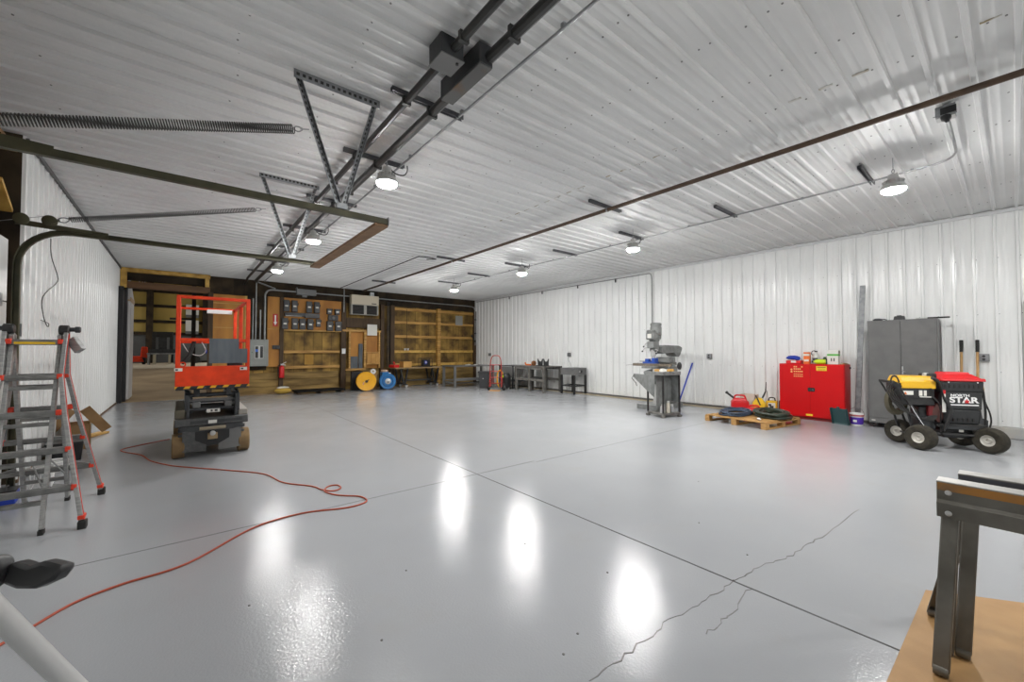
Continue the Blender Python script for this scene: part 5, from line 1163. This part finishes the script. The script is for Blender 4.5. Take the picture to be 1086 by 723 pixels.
t = T('wiring_trough', 'long dark wiring trough between the two rows of breaker boxes', 'trough', (3.12,yb,2.555)); MB().b2((-.55,-.12,-.06),(.05,0,.06)).build('trough', dark_grey, t, .004); MB().b2((.05,-.13,-.09),(.50,0,.06)).build('trough_cover', M('trough_cover',(.09,.09,.09),.5), t, .004); MB().b2((-.53,-.13,-.055),(-.05,-.12,-.04)).build('lip', steel_lt, t)
t = T('arrow_sign', 'red sign with a white downward arrow on the plywood above the extinguisher', 'sign', (2.32,yb,2.35)); MB().b2((-.07,-.012,-.20),(.07,0,.20)).build('sign_plate', M('sign_red',(.50,.03,.02),.5), t, .002)
MB().prism([(-.022,.16),(.022,.16),(.018,-.06),(.05,-.06),(0,-.17),(-.05,-.06),(-.018,-.06)], (0,-.0125,0), (1,0,0), (0,0,1), .001).build('arrow', white_pl, t)
t = T('fire_extinguisher', 'red fire extinguisher hanging on the back wall right of the electrical panel', 'fire extinguisher', (2.50,yb-.12,.50))
MB().lathe([(.07,0),(.078,.02),(.078,.30),(.06,.35),(.028,.38),(.028,.40),(0,.40)], seg=22).build('cylinder', red_pl, t); MB().box((0,0,.42),(.07,.05,.05)).build('valve', steel_lt, t, .006); MB().bar((.02,0,.44),(.12,-.02,.50),.03,.02).build('lever', white_pl, t); MB().bar((.02,0,.42),(.11,-.02,.40),.025,.018).build('carry_handle', white_pl, t)
MB().tube(smooth([(-.03,0,.42),(-.10,-.02,.38),(-.11,-.03,.2),(-.09,-.04,.08)],5), .012, 8).build('hose', black_rub, t)
t = T('small_switch', 'small dark switch box on the plywood above the fire extinguisher', 'switch', (2.34,yb,1.48)); MB().b2((-.10,-.08,-.06),(.10,0,.06)).build('enclosure', dark_grey, t, .01); MB().b2((-.03,-.095,-.03),(.03,-.08,.03)).build('toggle', black_pl, t, .004)
t = T('unit_heater', 'beige unit heater with two dark louvred outlets high on the back wall', 'heater', (5.12,yb-.02,3.0))
MB().b2((-.49,-.24,.02),(.49,.0,.36)).build('cabinet', beige, t, .01); MB().b2((-.49,-.20,-.34),(.49,0,.02)).build('outlet_box', M('heater_grey',(.36,.35,.31),.5), t, .006)
for a, b in ((-.44,-.05),(.06,.43)):
    o = MB().b2((a,-.215,-.32),(b,-.20,0)).build('louvre_panel', vent_dark, t)
    for k in range(7): MB().box(((a+b)/2,-.222,-.29+.045*k),(b-a-.03,.018,.006),(rad(30),0,0)).build('louvre', black_metal, o)
MB().b2((.22,-.243,.06),(.40,-.24,.09)).build('badge', black_pl, t); MB().b2((.20,-.16,.36),(.34,-.04,.50)).build('flue', galv, t)
for i, x in enumerate((6.02,6.08)): tag(MB().tube([(x,YB-.11,.75),(x,YB-.11,3.2)], .018, 8).build('thin_riser', black_metal), '%s of two thin black risers on the posts right of the heater' % ('left','right')[i], 'pipe', 'thin black risers')
tag(MB().tube(smooth([(6.82,YB-.02,3.0),(6.83,YB-.03,2.4),(6.82,YB-.03,1.62),(6.82,YB-.02,1.5)],5), .008, 6).build('black_cable', black_rub), 'thin black cord hanging down the back wall above the plank bench', 'cord')
t = T('white_mug_pair', 'small pale cups standing on a wall ledge above the plank bench', 'cup', (6.80,YB-.03,1.38))
for dx in (-.05,.07): MB().lathe([(.03,0),(.04,.08),(.034,.08),(.026,.01),(0,.01)], (dx,.0,0), (0,0,1), 12).build('cup', white_pl, t)
tag(MB().bar((9.80,YB-.10,2.05),(9.99,YB-.10,1.75),.05,.05).build('wall_bracket', black_metal), 'short black bracket arm slanting from the back corner', 'bracket') 

# ------------------------------------------------------------------ the room beyond: machines seen through the opening
t = T('pallet_stacker', 'dark forklift mast with grey load frame in the room beyond the opening', 'forklift', (-.95,33.5,.515))
for s in (-1,1):
    MB().b2((s*.42-.09,.2,.1),(s*.42+.09,.4,2.05)).build('mast', black_metal, t, .01); MB().b2((s*.62-.05,-.6,0),(s*.62+.05,.3,.62)).build('leg', galv, t, .01); MB().b2((s*.36-.06,-.8,.05),(s*.36+.06,.2,.62)).build('fork', M('fork_tan',(.42,.38,.28),.6), t, .01)
MB().b2((-.72,-.1,.62),(.72,.25,.72)).build('cross_frame', galv, t, .01); MB().b2((-.62,.1,.72),(.62,.2,.95)).build('carriage', dark_grey, t, .01); MB().b2((-.4,.25,1.7),(.4,.4,2.05)).build('top_beam', black_metal, t, .01); MB().b2((-.2,.3,.95),(.2,.45,1.7)).build('lift_cylinder', dark_grey, t, .02)
t = T('orange_machine', 'orange mower-like machine beside the forklift in the far room', 'machine', (-2.25,34.2,.515)); MB().box((0,0,.35),(.9,.9,.35),taper=(.7,.8)).build('hood', orange_red, t, .04); MB().box((.42,.1,.75),(.35,.4,.7),taper=.8).build('seat_tower', orange_red, t, .04)
for s in (-1,1): MB().lathe([(0,-.08),(.2,-.08),(.22,0),(.2,.08),(0,.08)], (s*.42,-.2,.22), (1,0,0), 18).build('wheel', black_rub, t)
t = T('scrap_bin', 'pale low bin at the left of the far room', 'bin', (-3.3,36.6,.515)); MB().box((0,0,.22),(.8,.6,.44),taper=1.1).build('bin_body', M('far_bin',(.32,.32,.26),.7), t, .02); MB().box((0,0,.45),(.9,.68,.04)).build('rim', dark_grey, t)
for i, (z0, z1) in enumerate(((4.0,4.75),(2.8,3.6))):
    t = T('white_cabinet', '%s white wall unit seen through the lift cage in the far room' % ('upper','lower')[i], 'cabinet', (.55,38.18,z0)); MB().b2((-.38,-.15,0),(.38,.06,z1-z0)).build('unit_body', paper, t, .01); MB().b2((-.38,-.17,-.2),(.38,.06,0)).build('lower_trim', mid_grey, t)
t = T('dark_trailer', 'dark low trailer shape beyond the lift cage in the far room', 'trailer', (1.05,36.2,.515)); MB().box((0,0,.75),(1.1,.8,1.2)).build('trailer_body', wains, t, .03); MB().lathe([(0,-.08),(.24,-.08),(.26,0),(.24,.08),(0,.08)], (-.3,-.45,.26), (0,1,0), 18).build('wheel', black_rub, t); MB().lathe([(0,-.04),(.12,-.04),(.12,.04),(0,.04)], (.3,-.43,.8), (0,1,0), 14).build('blue_cap', blue_pl, t)
for i, x in enumerate((-2.95,-2.75,-2.6)): tag(MB().tube([(x*.42,19.9,4.05),(x*.42,19.9,3.75-.1*(i%2))], .02, 6).build('hanging_strap', paper), 'pale strap hanging under the header of the far room, %s from the left' % ('first','second','third')[i], 'strap', 'hanging straps')
